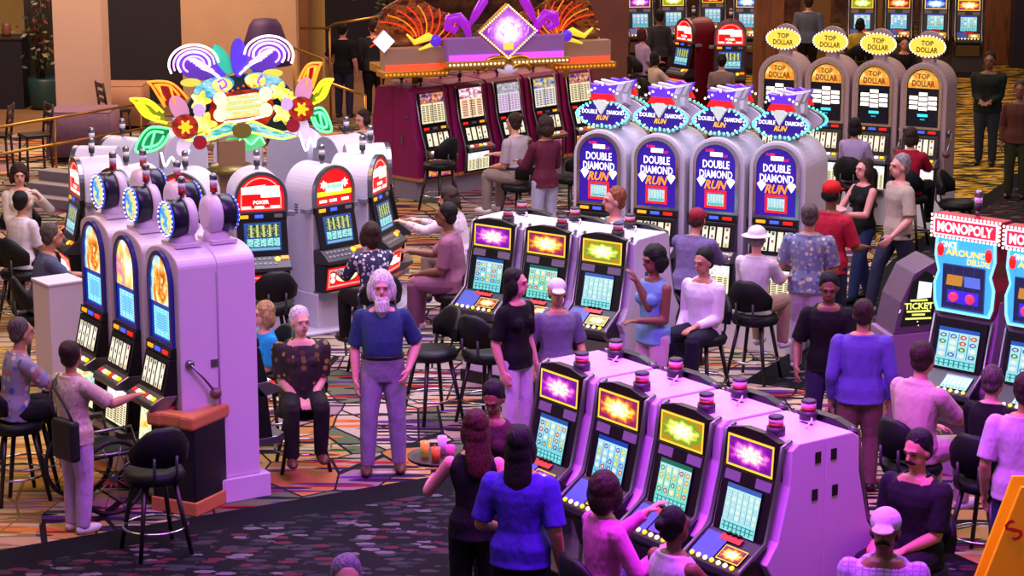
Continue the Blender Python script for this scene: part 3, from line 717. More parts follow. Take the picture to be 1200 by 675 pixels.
# ------------------------------------------------------------------ stool and small things
def casino_stool(name, h=.68):
    root = empty(name)
    b = MB(); b.lathe([(.16, h-.11), (.225, h-.09), (.24, h-.045), (.22, h-.005), (.12, h+.005)], (0, 0, 0), BLACKV, 20); b.build('seat', root)
    b = MB(); n = 9; rings = []
    for i in range(n):                                                        # wrap-round padded back
        a = R(-62+124*i/(n-1)); t = 1-abs(i-(n-1)/2)/((n-1)/2); top = h+.22+.16*min(1, t*1.6); bot = h+.09-.03*t; rr = .235
        rg = []
        for r_, z in ((rr-.025, bot), (rr-.03, (bot+top)/2), (rr-.01, top-.02), (rr+.02, top), (rr+.045, top-.03), (rr+.04, (bot+top)/2), (rr+.03, bot)):
            rg.append((math.sin(a)*r_, math.cos(a)*r_, z))
        rings.append(rg)
    b.loft(rings, BLACKV); b.build('backrest', root)
    for k in (-1, 1): b = MB(); b.tube([(k*.09, .2, h-.07), (k*.09, .255, h+.0), (k*.09, .26, h+.15)], .013, DKGREY, 8); b.build('back_support', root)
    for sx in (-1, 1):
        for sy in (-1, 1):
            b = MB(); b.tube([(sx*.12, sy*.12, h-.1), (sx*.21, sy*.21, .0)], [.022, .017], mat('stool_leg_black', '#15110f', .4), 8); b.build('leg', root)
    b = MB(); q = .245; b.tube([(q*math.cos(2*PI*i/24), q*math.sin(2*PI*i/24), .22) for i in range(24)], .011, CHROME, 8, True); b.build('foot_ring', root)
    return root
# ------------------------------------------------------------------ people
PENDING = []
def vox(mb, name, parent, size, smooth=4, label=None):
    o = mb.build(name, parent, label)
    r = o.modifiers.new('r', 'REMESH'); r.mode = 'VOXEL'; r.voxel_size = size; r.use_smooth_shade = True
    s = o.modifiers.new('s', 'SMOOTH'); s.factor = .5; s.iterations = smooth
    PENDING.append(o); return o
def bake_all():
    dg = bpy.context.evaluated_depsgraph_get()
    for o in PENDING:
        me = bpy.data.meshes.new_from_object(o.evaluated_get(dg)); me.polygons.foreach_set('use_smooth', [True]*len(me.polygons))
        o.modifiers.clear(); o.data = me
    PENDING.clear()
SKIN = {k: mat('skin_'+k, c, .5) for k, c in (('fair', '#d9a08c'), ('tan', '#b97f66'), ('brown', '#7d4f3c'), ('dark', '#5a3830'), ('rosy', '#d68f8a'))}
def hairmat(k, c):
    g = G('hair_'+k); p = g.obj(); n = g.noise(g.mapping(p, (1, 1, .35)), 70, 3, .7)
    r, g_, b_, _ = lin(c); f = 1.75 if r < .2 else 1.2
    m2 = g.mix(n.gt(.5)*.5+n*.5, (r*.45, g_*.45, b_*.45, 1), (min(1, r*f), min(1, g_*f), min(1, b_*f), 1))
    return reg(g.surf(m2, .6, bump=n, bstr=.6, spec=.3))
HAIRM = {k: hairmat(k, c) for k, c in (('black', '#0c0a0b'), ('brown', '#2c1a14'), ('dkred', '#3a1512'), ('grey', '#8c8488'), ('white', '#d8d0d0'), ('blond', '#b08a5a'), ('red', '#8a4a2c'), ('greybrown', '#4a403e'), ('violet', '#8f7aa0'))}
def cl(name, c, r=.8):
    if 'cloth_'+name in _M: return _M['cloth_'+name]
    g = G('cloth_'+name); p = g.obj(); n = g.noise(g.mapping(p, (1, 1, .5)), 13, 2, .5)
    return reg(g.surf(c, r, bump=n, bstr=1.0, spec=.25))
def floral(name, base, cols, sc=16):
    g = G('cloth_'+name); p = g.obj()
    n = g.noise(p, 9, 2); d = g.vor(g.mapping(p, (1, 1, 1)), sc)
    cx = g.n('TexVoronoi'); g.put(cx.inputs['Vector'], p); cx.inputs['Scale'].default_value = sc
    h = g.xyz(X(g, cx.outputs['Color']))[0]
    k = len(cols); col = g.ramp(h, [(i/k, cols[i]) for i in range(k)])
    return reg(g.surf(g.mix((d+n*.25).lt(.52), base, col), .75))
def plaid(name, a, b, sc=24):
    g = G('cloth_'+name); x, y, z = g.xyz(g.obj())
    f = ((x*sc).fract().lt(.22)+(z*sc).fract().lt(.22)+(y*sc).fract().lt(.22)).mn(1.0)
    return reg(g.surf(g.mix(f*.7, a, b), .75))
F_PALE = floral('pale_pattern', '#c8b4a0', ('#b89a8a', '#dccab0', '#a88c96', '#c8b48a'), 30)
F_BLUE = floral('blue_floral', '#6a6f94', ('#8a90b8', '#b0a890', '#4a5080', '#9a8a90', '#c0b8a0'), 20)
F_BLUW = floral('navy_white_floral', '#2c2a4e', ('#d8d4e4', '#c4bed8', '#3a3866', '#e4e0ec'), 24)
F_HAWA = floral('hawaiian', '#4a5f9a', ('#d0b48a', '#e0d8c8', '#3a4a80', '#c08a4a', '#6a7ab8'), 14)
F_DARK = floral('dark_gold_print', '#1c1013', ('#6a5a1a', '#2a1418', '#8a7a2a', '#1c1013', '#4a1a1c'), 17)
F_FLOR = floral('orange_blue_floral', '#8a8498', ('#4a5a9a', '#b0705a', '#c8b8b0', '#5a6ab0'), 16)
F_WHIT = floral('white_blouse_print', '#d0bcc8', ('#e4d4dc', '#a890a8', '#d0bcc8'), 22)
PLAID = plaid('lilac_plaid', '#b9a4cc', '#8470a4')
TH, TR, BE = cl('khaki', '#8d7c74'), cl('dark_trousers', '#15131a'), cl('jeans', '#2c3a66')
WH, LW = cl('white', '#d8d0dc'), cl('lilac_white', '#c6b4cc')
SHOEK, SHOEW = mat('shoe_black', '#120f10', .4), mat('shoe_white', '#d8d0d4', .5)
SHOEB = mat('shoe_brown', '#5a3526', .5)
EYEM = mat('eye_dark', '#17100e', .25); LIPM = mat('lips', '#9a4a48', .5)
NP = 0
def person(label, hx, hy, face, H=1.7, sex='m', pose='stand', hair=('short', 'brown'), skin='fair', top=(None, 'short', False), bot=('pants', None),
           shoe=None, arms=None, lean=0, look=(0, 0), seat=.68, stool=None, stool_group='casino stools', build=1.0, belly=0.0, hat=None, beard=None, far=False,
           feet=None, at=None, spread=.06, group=None, collar=False):
    """one person: a continuous body mesh that parents hair, clothing and shoes; the head's top is seen at photo pixel hx, hy"""
    u = H; F = lambda *p: Vector(p)*u
    hipz = .52*u if pose == 'stand' else seat+.05*u
    lr = R(lean); s = Vector((0, -math.sin(lr), math.cos(lr))); fw = Vector((0, -math.cos(lr), -math.sin(lr))); xx = Vector((1, 0, 0))
    P0 = Vector((0, 0, hipz))
    fem = sex == 'f'; bw = build*(.93 if fem else 1.0)
    RG = [(-.055, .07, .055, 0), (-.02, .092, .066, 0), (.03, .094, .066, 0), (.09, .083 if not fem else .074, .06, 0), (.15, .087 if not fem else .078, .062, 0), (.21, .1, .067, .004), (.248, .104, .062, .002), (.274, .094, .052, 0), (.293, .072, .045, 0), (.31, .05, .04, 0)]
    def rings(rows, gx=0.0, n=14):
        out = []
        for d, w, dp, f in rows:
            be = belly*.03*math.exp(-((d-.12)/.07)**2)
            c = P0+s*(d*u)+fw*((f+be*.6)*u)
            a, b = (w+be*.3)*u*bw+gx, (dp+be*.55)*u*bw+gx
            out.append([c+xx*(a*math.copysign(abs(math.cos(q))**.85, math.cos(q)))+fw*(b*math.copysign(abs(math.sin(q))**.85, math.sin(q))) for q in [-2*PI*i/n for i in range(n)]])
        return out
    v = .010 if not far else .014
    sk = SKIN[skin]
    head = P0+s*(.405*u)+Vector((0, -.012*u, 0))
    if pose == 'sit' or abs(lean) > 5: head.z = max(head.z, (P0+s*.40*u).z)
    hm = Matrix.Rotation(R(look[0]), 3, 'Z') @ Matrix.Rotation(R(look[1]), 3, 'X')
    hp = lambda *p: head+hm @ (Vector(p)*u)
    ztop = head.z+.07*u
    rot = Matrix.Rotation(R(face), 3, 'Z')
    tgt = W(hx, hy, ztop) if at is None else Vector((at[0], at[1], 0))
    off = rot @ Vector((head.x, head.y, 0)) if at is None else Vector((0, 0, 0))
    loc = Vector((tgt.x-off.x, tgt.y-off.y, 0))
    B = MB()
    B.loft(rings(RG), sk)
    B.tube([P0+s*(.27*u), P0+s*(.32*u), head+Vector((0, .012*u, -.03*u))], [.04*u, .031*u*(1 if not fem else .9), .032*u], sk, 10)
    # head
    B.ball(hp(0, .008, .012), (.045*u, .056*u, .056*u), sk, 16, hm); B.ball(hp(0, -.014, -.03), (.035*u, .037*u, .038*u), sk, 14, hm); B.ball(hp(0, -.026, -.052), (.018*u, .018*u, .014*u), sk, 10, hm)
    B.tube([hp(0, -.047, .012), hp(0, -.06, -.013), hp(0, -.05, -.018)], [.005*u, .0095*u, .006*u], sk, 8)
    B.tube([hp(-.028, -.042, .016), hp(0, -.05, .018), hp(.028, -.042, .016)], [.006*u, .007*u, .006*u], sk, 6)
    for k in (-1, 1): B.ball(hp(k*.046, .006, -.006), (.008*u, .015*u, .02*u), sk, 8, hm)
    # legs
    LEG = []
    for i, k in enumerate((1, -1)):
        hip = P0+Vector((k*.05*u, 0, -.005*u))
        if pose == 'stand':
            fx, fy = (feet[i] if feet else (spread, 0)); an = Vector((k*fx*u, -fy*u, .045*u+abs(fy)*.03*u)); kn = (hip+an)/2+Vector((k*.004*u, -.018*u-max(0, fy)*.06*u, .01*u))
        else:
            sx, sy = (feet[i] if feet else (spread+.02, .215)); kn = hip+Vector((k*(sx-.045)*u, -.235*u, .005*u))
            fz = .235 if seat > .6 else .0
            an = Vector((k*sx*u, -sy*u-.03*u, fz+.045*u))
            L = (an-kn).length
            if L > .26*u: an = kn+(an-kn)*(.26*u/L)
        LEG.append((hip, kn, an))
        B.tube([hip, hip*.5+kn*.5, kn, kn*.62+an*.38+Vector((0, .008*u, 0)), an], [.054*u*bw, .047*u*bw, .034*u, .034*u, .021*u], sk, 10)
        B.ball(kn, .034*u, sk, 8); B.ball(hip, .053*u*bw, sk, 10)
        f0 = an+Vector((k*.006*u, -.035*u, -.03*u)); B.ball(f0, (.026*u, .07*u, .018*u), sk, 10)
    # arms
    ARM = []
    dflt = ((.03, .03, -.31), (.03, .03, -.31)) if pose == 'stand' else ((-.03, .2, -.17), (-.03, .2, -.17))
    arms = arms or dflt
    for i, k in enumerate((1, -1)):
        a = arms[i]; S = P0+s*(.262*u)+Vector((k*.104*u*bw, 0, 0)); T = S+Vector((k*a[0]*u, -a[1]*u, a[2]*u))
        l1, l2 = .172*u, .155*u; d = T-S; D = min(d.length, (l1+l2)*.985); d.normalize(); T = S+d*D
        ca = (l1*l1+D*D-l2*l2)/(2*l1*D); ca = max(-1, min(1, ca))
        pole = Vector((k*(a[3] if len(a) > 3 else .35), .8, -.55)); pole = (pole-d*pole.dot(d)).normalized()
        E_ = S+d*(l1*ca)+pole*(l1*math.sqrt(max(0, 1-ca*ca)))
        ARM.append((S, E_, T))
        B.ball(S, .032*u*bw, sk, 10); B.tube([S, S*.5+E_*.5, E_], [.032*u*bw, .029*u*bw, .024*u], sk, 10); B.ball(E_, .025*u, sk, 8)
        B.tube([E_, E_*.6+T*.4, T], [.025*u, .025*u, .016*u], sk, 10)
        hd = (T-E_).normalized(); sd = Vector((-k, 0, -.25)) if pose == 'stand' and a[2] < -.2 else Vector((0, .1, -1))
        pn = (sd-hd*sd.dot(hd)).normalized(); ac = hd.cross(pn)             # palm normal, across the palm
        if pose == 'sit' or a[2] > -.2:
            th = 1 if ac.x*k < 0 else -1                                    # thumb on the inner side
        else: th = 1 if ac.y < 0 else -1
        ac = ac*th
        pm = T+hd*(.026*u)
        q = Matrix((ac, pn, hd)).transposed()
        B.ball(pm, (.024*u, .011*u, .032*u), sk, 10, q); B.ball(T, .017*u, sk, 8)
        for j, (o_, ln) in enumerate(((.0175, .042), (.006, .048), (-.006, .045), (-.0175, .035))):
            b0 = pm+ac*(o_*u)+hd*(.022*u); b1 = b0+hd*(ln*.5*u)+ac*(o_*.22*u)+pn*(.006*u); b2 = b1+hd*(ln*.42*u)+ac*(o_*.12*u)+pn*(.016*u)
            B.tube([b0-hd*.01*u, b0, b1, b2], [.0062*u, .0062*u, .0056*u, .0046*u], sk, 8)
        t0 = T+hd*(.012*u)+ac*(.014*u); t1 = t0+ac*(.018*u)+hd*(.018*u)+pn*(.006*u); t2 = t1+hd*(.022*u)+ac*(.004*u)+pn*(.008*u)
        B.tube([t0, t1, t2], [.0085*u, .0072*u, .0055*u], sk, 8)
    body = vox(B, 'person', None, v, 2); body.location = loc; body.rotation_euler = (0, 0, R(face)); tag(body, label, 'person', group)
    # eyes and mouth
    if not far:
        for k in (-1, 1):
            e = MB(); e.ball(hp(k*.019, -.0447, .004), (.0056*u, .0042*u, .003*u), EYEM, 8, hm); e.build('eye', body)
            e = MB(); e.tube([hp(k*.009, -.0535, .0165), hp(k*.02, -.0505, .019), hp(k*.031, -.042, .015)], .0017*u, HAIRM[hair[1]] if hair[1] in HAIRM else EYEM, 6); e.build('eyebrow', body)
        e = MB(); e.ball(hp(0, -.049, -.033), (.013*u, .005*u, .0042*u), LIPM, 8, hm); e.build('mouth', body)
    # hair
    if hat: hair = ('fringe', hair[1])
    st, hc = hair; hmat = HAIRM[hc]; hv = v
    if st != 'none':
        h = MB()
        if st == 'fringe':                                                   # balding: sides and back only
            for k in (-1, 1): h.ball(hp(k*.036, .022, -.004), (.016*u, .038*u, .032*u), hmat, 12, hm)
            h.ball(hp(0, .046, -.006), (.04*u, .022*u, .036*u), hmat, 12, hm); h.ball(hp(0, .046, .012), (.036*u, .018*u, .03*u), hmat, 12, hm)
        else:
            h.ball(hp(0, .023, .03), (.0525*u, .057*u, .0565*u), hmat, 20, hm, .055); h.ball(hp(0, .035, -.01), (.047*u, .037*u, .044*u), hmat, 14, hm, .03)
            for k in (-1, 1): h.ball(hp(k*.043, .016, .012), (.012*u, .02*u, .03*u), hmat, 10, hm, .04)
        if st in ('bob', 'long', 'curly'):
            g = .012 if st == 'curly' else 0
            for k in (-1, 1): h.ball(hp(k*(.042+g), .012, -.018), (.02*u, .034*u, .05*u), hmat, 12, hm, .06 if g else .02)
            h.ball(hp(0, .042, -.02), ((.05+g)*u, (.034+g)*u, .056*u), hmat, 14, hm, .08 if g else .02)
            if g: h.ball(hp(0, .02, .03), (.064*u, .064*u, .06*u), hmat, 16, hm, .07)
        if st == 'long':
            h.loft([[hp(math.cos(q)*w, yy+math.sin(q)*dd, z) for q in [2*PI*i/12 for i in range(12)]] for w, yy, dd, z in ((.048, .034, .03, .0), (.054, .045, .028, -.06), (.056, .055, .024, -.12), (.048, .06, .018, -.17), (.028, .06, .01, -.195))], hmat)
        if st == 'bun': h.ball(hp(0, .075, .02), .026*u, hmat, 12)
        if st == 'volume': 
            h.ball(hp(0, .02, .02), (.062*u, .064*u, .06*u), hmat, 16, hm, .04)
            for k in (-1, 1): h.ball(hp(k*.05, .012, -.02), (.024*u, .036*u, .055*u), hmat, 12, hm, .05)
            h.ball(hp(0, .045, -.03), (.055*u, .036*u, .06*u), hmat, 14, hm, .05)
        vox(h, 'hair', body, hv, 2)
    if beard:
        h = MB(); h.ball(hp(0, -.036, -.062), (.036*u, .03*u, .036*u), HAIRM[beard[1]], 12, hm, .04)
        for k in (-1, 1): h.ball(hp(k*.033, -.016, -.036), (.014*u, .024*u, .038*u), HAIRM[beard[1]], 10, hm)
        if beard[0] == 'long': h.tube([hp(0, -.045, -.06), hp(0, -.055, -.1), hp(0, -.05, -.135)], [.036*u, .036*u, .015*u], HAIRM[beard[1]], 10); h.ball(hp(0, -.045, -.085), (.04*u, .026*u, .045*u), HAIRM[beard[1]], 12, hm, .05)
        if beard[0] == 'tache':
            h = MB(); h.tube([hp(-.024, -.044, -.034), hp(-.01, -.054, -.024), hp(.01, -.054, -.024), hp(.024, -.044, -.034)], [.005*u, .008*u, .008*u, .005*u], HAIRM[beard[1]], 8)
        vox(h, 'moustache' if beard[0] == 'tache' else 'beard', body, .007, 1)
    # clothes
    tm, sl, tuck = top; gx = .013
    if tm:
        c = MB(); lo = .05 if tuck else -.045
        rw = [r_ for r_ in RG if r_[0] > lo]
        if tuck: rw = [(lo, .09, .064, 0)]+rw[:-1]+[(.308, .06, .046, 0)]
        else: rw = [(lo, .106, .078, 0)]+[(d_, w_*(1.12 if d_ < .06 else 1), q_*(1.1 if d_ < .06 else 1), f_) for d_, w_, q_, f_ in rw[:-1]]+[(.308, .06, .046, 0)]
        rr_ = rings(rw, gx); cc_ = sum(rr_[-1], Vector())/len(rr_[-1]); dip = (.034 if collar else .02)*u
        rr_[-1] = [p_-s*(dip*max(0, (p_-cc_).dot(fw)/(.046*u))) for p_ in rr_[-1]]
        c.loft(rr_, tm)
        if fem:
            for k in (-1, 1): c.ball(P0+s*(.2*u)+xx*(k*.043*u)+fw*(.056*u*bw), (.041*u, .036*u, .038*u), tm, 12)
        for i, k in enumerate((1, -1)):
            S, E_, T = ARM[i]
            if sl == 'none': continue
            c.ball(S, .031*u*bw+gx, tm, 10)
            if sl == 'short': c.tube([S, S*.5+E_*.5, S*.12+E_*.88], [.032*u*bw+gx, .031*u*bw+gx+.003, .031*u+gx+.008], tm, 12)
            else: c.tube([S, E_], [.032*u*bw+gx, .027*u+gx], tm, 12); c.ball(E_, .027*u+gx, tm, 8); c.tube([E_, E_*.1+T*.9], [.027*u+gx, .019*u+.009], tm, 12)
        if collar: c.tube([P0+s*(.312*u)+xx*(.047*u*math.cos(q))+fw*(.042*u*math.sin(q)+.003*u)-s*(.034*u*max(0, math.sin(q))) for q in [2*PI*i/14 for i in range(14)]], .008*u, tm, 8, True)
        vox(c, 'shirt' if not (fem and sl == 'none') else 'top', body, v, 3)
    bk, bm = bot
    if bm:
        c = MB(); gz = .011 if tm and not tuck else .016
        c.loft(rings([(-.06, .072, .058, 0), (-.02, .093, .067, 0), (.03, .095, .067, 0), (.078 if tuck else .06, .088, .063, 0)], (.019 if tuck else gz-.003)), bm)
        if bk == 'skirt':
            if pose == 'stand': c.loft([[Vector((math.cos(q)*w*u, math.sin(q)*dd*u, z*u)) for q in [2*PI*i/16 for i in range(16)]] for w, dd, z in ((.1, .075, .54), (.11, .085, .46), (.112, .09, .36), (.115, .095, .29))], bm)
            else:
                for hip, kn, an in LEG: c.tube([hip, kn], [.068*u, .055*u], bm, 12); c.ball(kn, .055*u, bm, 10)
        else:
            for hip, kn, an in LEG:
                c.ball(hip, .056*u*bw+.01, bm, 10)
                if bk == 'shorts': c.tube([hip, hip*.12+kn*.88], [.057*u*bw+.012, .048*u+.018], bm, 12)
                else:
                    c.tube([hip, hip*.5+kn*.5, kn], [.056*u*bw+.011, .05*u*bw+.012, .038*u+.012], bm, 12); c.ball(kn, .037*u+.011, bm, 8)
                    c.tube([kn, kn*.5+an*.5, an+Vector((0, 0, -.008*u))], [.038*u+.012, .034*u+.014, .028*u+.012], bm, 12)
        vox(c, {'pants': 'trousers'}.get(bk, bk), body, v, 3)
    sm = shoe or SHOEK
    for i, k in enumerate((1, -1)):
        an = LEG[i][2]; c = MB(); b0 = an+Vector((k*.006*u, -.035*u, -.025*u)); zb = an.z-.045*u
        c.ball(b0, (.03*u, .078*u, .026*u), sm, 14); c.ball(an+Vector((0, .012*u, -.022*u)), (.026*u, .03*u, .026*u), sm, 12)
        c.v = [(p[0], p[1], max(p[2], zb)) for p in c.v]; c.build('shoe', body)
    if tuck and bm:
        c = MB(); c.loft(rings([(.058, .0895, .064, 0), (.079, .0885, .0635, 0)], .0225), mat('belt_dark', '#1a1210', .4)); c.build('belt', body)
    if hat:
        c = MB(); hk, hmt = hat
        if hk == 'cap':
            c.ball(hp(0, .012, .034), (.054*u, .06*u, .05*u), hmt, 18, hm); c.ball(hp(0, -.062, .022), (.04*u, .04*u, .009*u), hmt, 14, hm @ Matrix.Rotation(R(12), 3, 'X'))
            vox(c, 'cap', body, .008, 2)
        else:
            c.ball(hp(0, .012, .036), (.056*u, .062*u, .048*u), hmt, 18, hm); c.ball(hp(0, .012, .022), (.092*u, .1*u, .009*u), hmt, 24, hm)
            vox(c, 'sun_hat', body, .008, 2)
    if stool:
        st_ = copy_tree(STOOL); st_.location = (loc.x, loc.y, 0); st_.rotation_euler = (0, 0, R(face)); tag(st_, stool, 'stool', stool_group)
        if seat < .6:
            for ch in st_.children: pass
    body['_arm'] = 0; del body['_arm']
    body_info[body.name] = dict(loc=loc, rot=rot, arm=ARM, head=head, leg=LEG, u=u)
    return body
body_info = {}
# ------------------------------------------------------------------ setting
def carpet():
    g = G('casino_carpet'); p = g.obj(); x, y, z = g.xyz(p)
    w = g.noise(p, .8, 2)
    big = g.n('TexVoronoi'); g.put(big.inputs['Vector'], g.mapping(p, (1.15, .75, 1), (0, 0, R(24)))); big.inputs['Scale'].default_value = 1.5
    h1 = g.xyz(X(g, big.outputs['Color']))
    base = g.ramp(h1[0], [(0, '#b8a482'), (.2, '#9a8878'), (.38, '#ae8a4c'), (.55, '#8c7078'), (.68, '#5a6248'), (.8, '#a8988c'), (.92, '#aa723c')])
    def slash(rot, scale, sc, thr, stops, seed):
        n = g.n('TexVoronoi'); g.put(n.inputs['Vector'], g.mapping(p, scale, (0, 0, R(rot)), (seed, seed*2.3, 0))); n.inputs['Scale'].default_value = sc
        cc = g.xyz(X(g, n.outputs['Color'])); d = X(g, n.outputs['Distance'])
        return d.lt(thr)*cc[1].gt(.25), g.ramp(cc[0], stops)
    o = base
    for a in ((35, (.55, 3.2, 1), 2.3, .42, [(0, '#3a1648'), (.25, '#8a1a24'), (.45, '#1c1420'), (.65, '#5a2a7a'), (.85, '#c0602a')], 1.7),
              (-40, (.6, 4.2, 1), 2.3, .40, [(0, '#14101a'), (.35, '#b8a890'), (.55, '#31204a'), (.75, '#2a4a38'), (.9, '#a01c2a')], 4.1),
              (80, (.5, 5.0, 1), 2.1, .34, [(0, '#1a141c'), (.4, '#4a2a66'), (.6, '#b4a48c'), (.8, '#18202a')], 7.7)):
        f, c = slash(*a); o = g.mix(f, o, c)
    edge = g.vor(g.mapping(p, (1.15, .75, 1), (0, 0, R(24))), 1.5, 'DISTANCE_TO_EDGE')
    o = g.mix(edge.lt(.016), o, '#1a1218')
    # far right the carpet carries a golden design
    gold = g.ramp(g.noise(g.mapping(p, (1, 2.6, 1), (0, 0, R(-15))), 2.6, 3), [(0, '#15140c'), (.44, '#4a4a1a'), (.5, '#b08a2a'), (.58, '#d8b04a'), (.66, '#1c1a10')])
    zone = (x-5.2+w*.8).gt(.0)*(y-27.0).gt(0.0)
    o = g.mix(zone, o, gold)
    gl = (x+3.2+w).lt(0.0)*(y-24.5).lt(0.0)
    o = g.mix(gl*.35, o, '#c8a43a')  # left floor: yellow of the warm light mixed into the carpet colour
    return g.surf(o, .9, bump=g.noise(p, 160, 1), bstr=.2, spec=.15)
def walk_carpet():
    g = G('walkway_carpet'); p = g.obj()
    n = g.n('TexVoronoi'); g.put(n.inputs['Vector'], g.mapping(p, (2.2, 5.0, 1), (0, 0, R(28)))); n.inputs['Scale'].default_value = 2.6
    c = g.xyz(X(g, n.outputs['Color'])); d = X(g, n.outputs['Distance'])+g.noise(p, 22, 2)*.5
    col = g.ramp(c[0], [(0, '#332f36'), (.3, '#4e202c'), (.5, '#202428'), (.7, '#5e5a60'), (.88, '#28342f')])
    o = g.mix(d.lt(.72), '#0e0d12', col)
    return g.surf(o, .9, spec=.15)
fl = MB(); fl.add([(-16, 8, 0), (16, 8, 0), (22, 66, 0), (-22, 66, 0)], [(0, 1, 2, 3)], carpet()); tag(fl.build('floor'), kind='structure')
WC = walk_carpet(); DKB = mat('walkway_border', '#0b0d12', .9, spec=.15)
def plaster_(name, c1, c2):
    g = G(name); p = g.obj(); return g.surf(g.mix(g.noise(p, 1.6, 4), c1, c2), .6)
def slab(name, pts, z, m):
    b = MB(); n = len(pts); b.add([(p[0], p[1], z) for p in pts]+[(p[0], p[1], .0) for p in pts], [tuple(range(n))]+[(i, n+i, n+(i+1) % n, (i+1) % n) for i in range(n)], m)
    return tag(b.build(name), kind='structure')
e0, e1 = W(-60, 655), W(500, 560); ed = (e1-e0).normalized(); en = Vector((ed.y, -ed.x, 0))
a0 = e0-ed*2; a1 = e1+ed*2.6
slab('floor_walkway_border', [a0+en*8, a1+en*8, a1, a0], .004, DKB)
slab('floor_walkway', [a0+en*8, a1+en*8, a1+en*.42, a0+en*.42], .008, WC)
L1 = [W(870, 448), W(935, 408), W(1060, 292), W(1200, 198), W(1330, 120)]
off = Vector((1.7, -.9, 0))
slab('floor_aisle_border', [p+off*1.15 for p in L1]+L1[::-1], .004, DKB)
slab('floor_aisle', [p+off for p in L1]+[p+off*.14 for p in L1][::-1], .008, WC)
slab('floor_restaurant', [ra_ for ra_ in (W(-90, 172), W(0, 160), W(165, 138), W(330, 128), W(440, 150), W(470, 60), W(-90, 60))], .006, plaster_('floor_tan', '#6a4a30', '#9a7448'))
def box_struct(name, px0, px1, py, depth, h, m, z0=0.0, Y=None, ry=0):
    a = W(px0, py); b_ = W(px1, py); Y = Y or a.y
    x0 = (px0-600)*(a.y*math.cos(PITCH)+CAM_H*math.sin(PITCH))/FPX; x1 = (px1-600)*(a.y*math.cos(PITCH)+CAM_H*math.sin(PITCH))/FPX
    b = MB(); b.box(((x0+x1)/2, a.y+depth/2, z0+h/2), (x1-x0, depth, h), m); return tag(b.build(name, bevel=.01), kind='structure')
def plaster(name, c1, c2):
    g = G(name); p = g.obj(); return g.surf(g.mix(g.noise(p, 1.6, 4), c1, c2), .75)
TAN = plaster('plaster_tan', '#b8906e', '#d0a988'); MAUV = plaster('plaster_mauve', '#9a7a76', '#b8938a'); WOODB = plaster('column_brown', '#6a3f26', '#8a5a34')
def woodm():
    g = G('column_wood'); p = g.obj(); n = g.noise(g.mapping(p, (6, 6, .7)), 2, 4); return g.surf(g.ramp(n, [(.3, '#5a3218'), (.5, '#8a5428'), (.7, '#6e4020')], False), .45)
COLW = woodm()
NAVY = mat('dark_navy_panel', '#14131f', .5); NIGHT = mat('dark_recess', '#1c1622', .7)
box_struct('trim_1', 68, 124, 170, .7, 3.6, mat('cream_plaster_light', '#e0bca8', .7))
box_struct('wall_niche', 33, 69, 122, .2, 3.6, mat('niche_dark', '#2a2620', .6))                     # cream pillar
box_struct('wall_left', 216, 350, 150, .4, 3.6, TAN)
box_struct('wall_back', 119, 218, 122, .3, 3.4, NIGHT)
b = MB(); p = W(-40, 100); b.box((p.x-1.4, p.y+2.5, 1.8), (6, .3, 3.6), plaster('plaster_warm', '#9a7a3c', '#c8a860')); tag(b.build('wall_corner'), kind='structure')
box_struct('trim_2', 362, 380, 105, .5, 3.4, mat('trim_gold_plaster', '#b0904e', .6))
box_struct('trim_3', 350, 362, 110, .5, 3.4, WOODB)
box_struct('trim_4', 690, 736, 100, .8, 3.4, plaster('column_mauve', '#5a3430', '#7a4c48'))
box_struct('trim_5', 884, 916, 128, .5, 3.4, COLW)
box_struct('trim_6', 1141, 1184, 76, .6, 3.2, COLW)
box_struct('trim_7', 1186, 1204, 80, .4, 3.2, NIGHT)
box_struct('trim_8', 940, 972, 70, .5, 3.2, mat('ribbed_gold_wall', '#7a5a2c', .6))
box_struct('trim_9', 1026, 1038, 72, .4, 3.2, mat('gold_post', '#8a6a34', .5))
g_ = G('wall_mottled'); p_ = g_.obj(); wm = g_.surf(g_.ramp(g_.noise(p_, 2.2, 5, .6), [(.3, '#2a1a16'), (.5, '#6a3f2a'), (.6, '#8a6038'), (.75, '#2c1e22')], False), .7)
b = MB(); b.box((0, 58, 1.8), (36, .3, 3.6), wm); tag(b.build('wall_far'), kind='structure')
b = MB(); p = W(430, 60); b.box((p.x, p.y, 1.8), (2.2, .3, 3.6), NIGHT); tag(b.build('wall_recess'), kind='structure')
# purple lower wall piece behind the neon sign
# ------------------------------------------------------------------ restaurant edge at the left rear
def rail(name, pts, zs, posts, label, m=BRASS, r=.022):
    root = empty(name, pts[0]); o = Vector(pts[0])
    for z in zs:
        b = MB(); b.tube([Vector((p.x, p.y, p.z+z))-o for p in pts], r, m, 8); b.build('rail', root)
    for q in posts:
        b = MB(); b.tube([Vector((q.x, q.y, 0))-Vector((o.x, o.y, o.z)), Vector((q.x, q.y, max(zs)+q.z))-o], r*.9, m, 8); b.build('post', root)
    return tag(root, label, 'railing')
ra, rb = W(-30, 154, .95), W(168, 121, .95); ra.z = rb.z = 0
rail('brass_railing', [ra, rb], (.95, .55), [ra.lerp(rb, .02), ra.lerp(rb, .45), ra.lerp(rb, .98)], 'long brass railing along the restaurant edge, at the far left')
p0 = WY(344, 56, 36.9); p1 = WY(380, 70, 36.5); p2 = WY(430, 112, 33.5)
def bar_rail(name, pts, posts, label):
    root = empty(name, (pts[0].x, pts[0].y, 0)); o = Vector(root.location)
    b = MB(); b.tube([p-o for p in pts], .024, BRASS, 8); b.build('rail', root)
    for q in posts:
        b = MB(); b.tube([Vector((q.x, q.y, 0))-o, q-o], .02, BRASS, 8); b.build('post', root)
    return tag(root, label, 'railing')
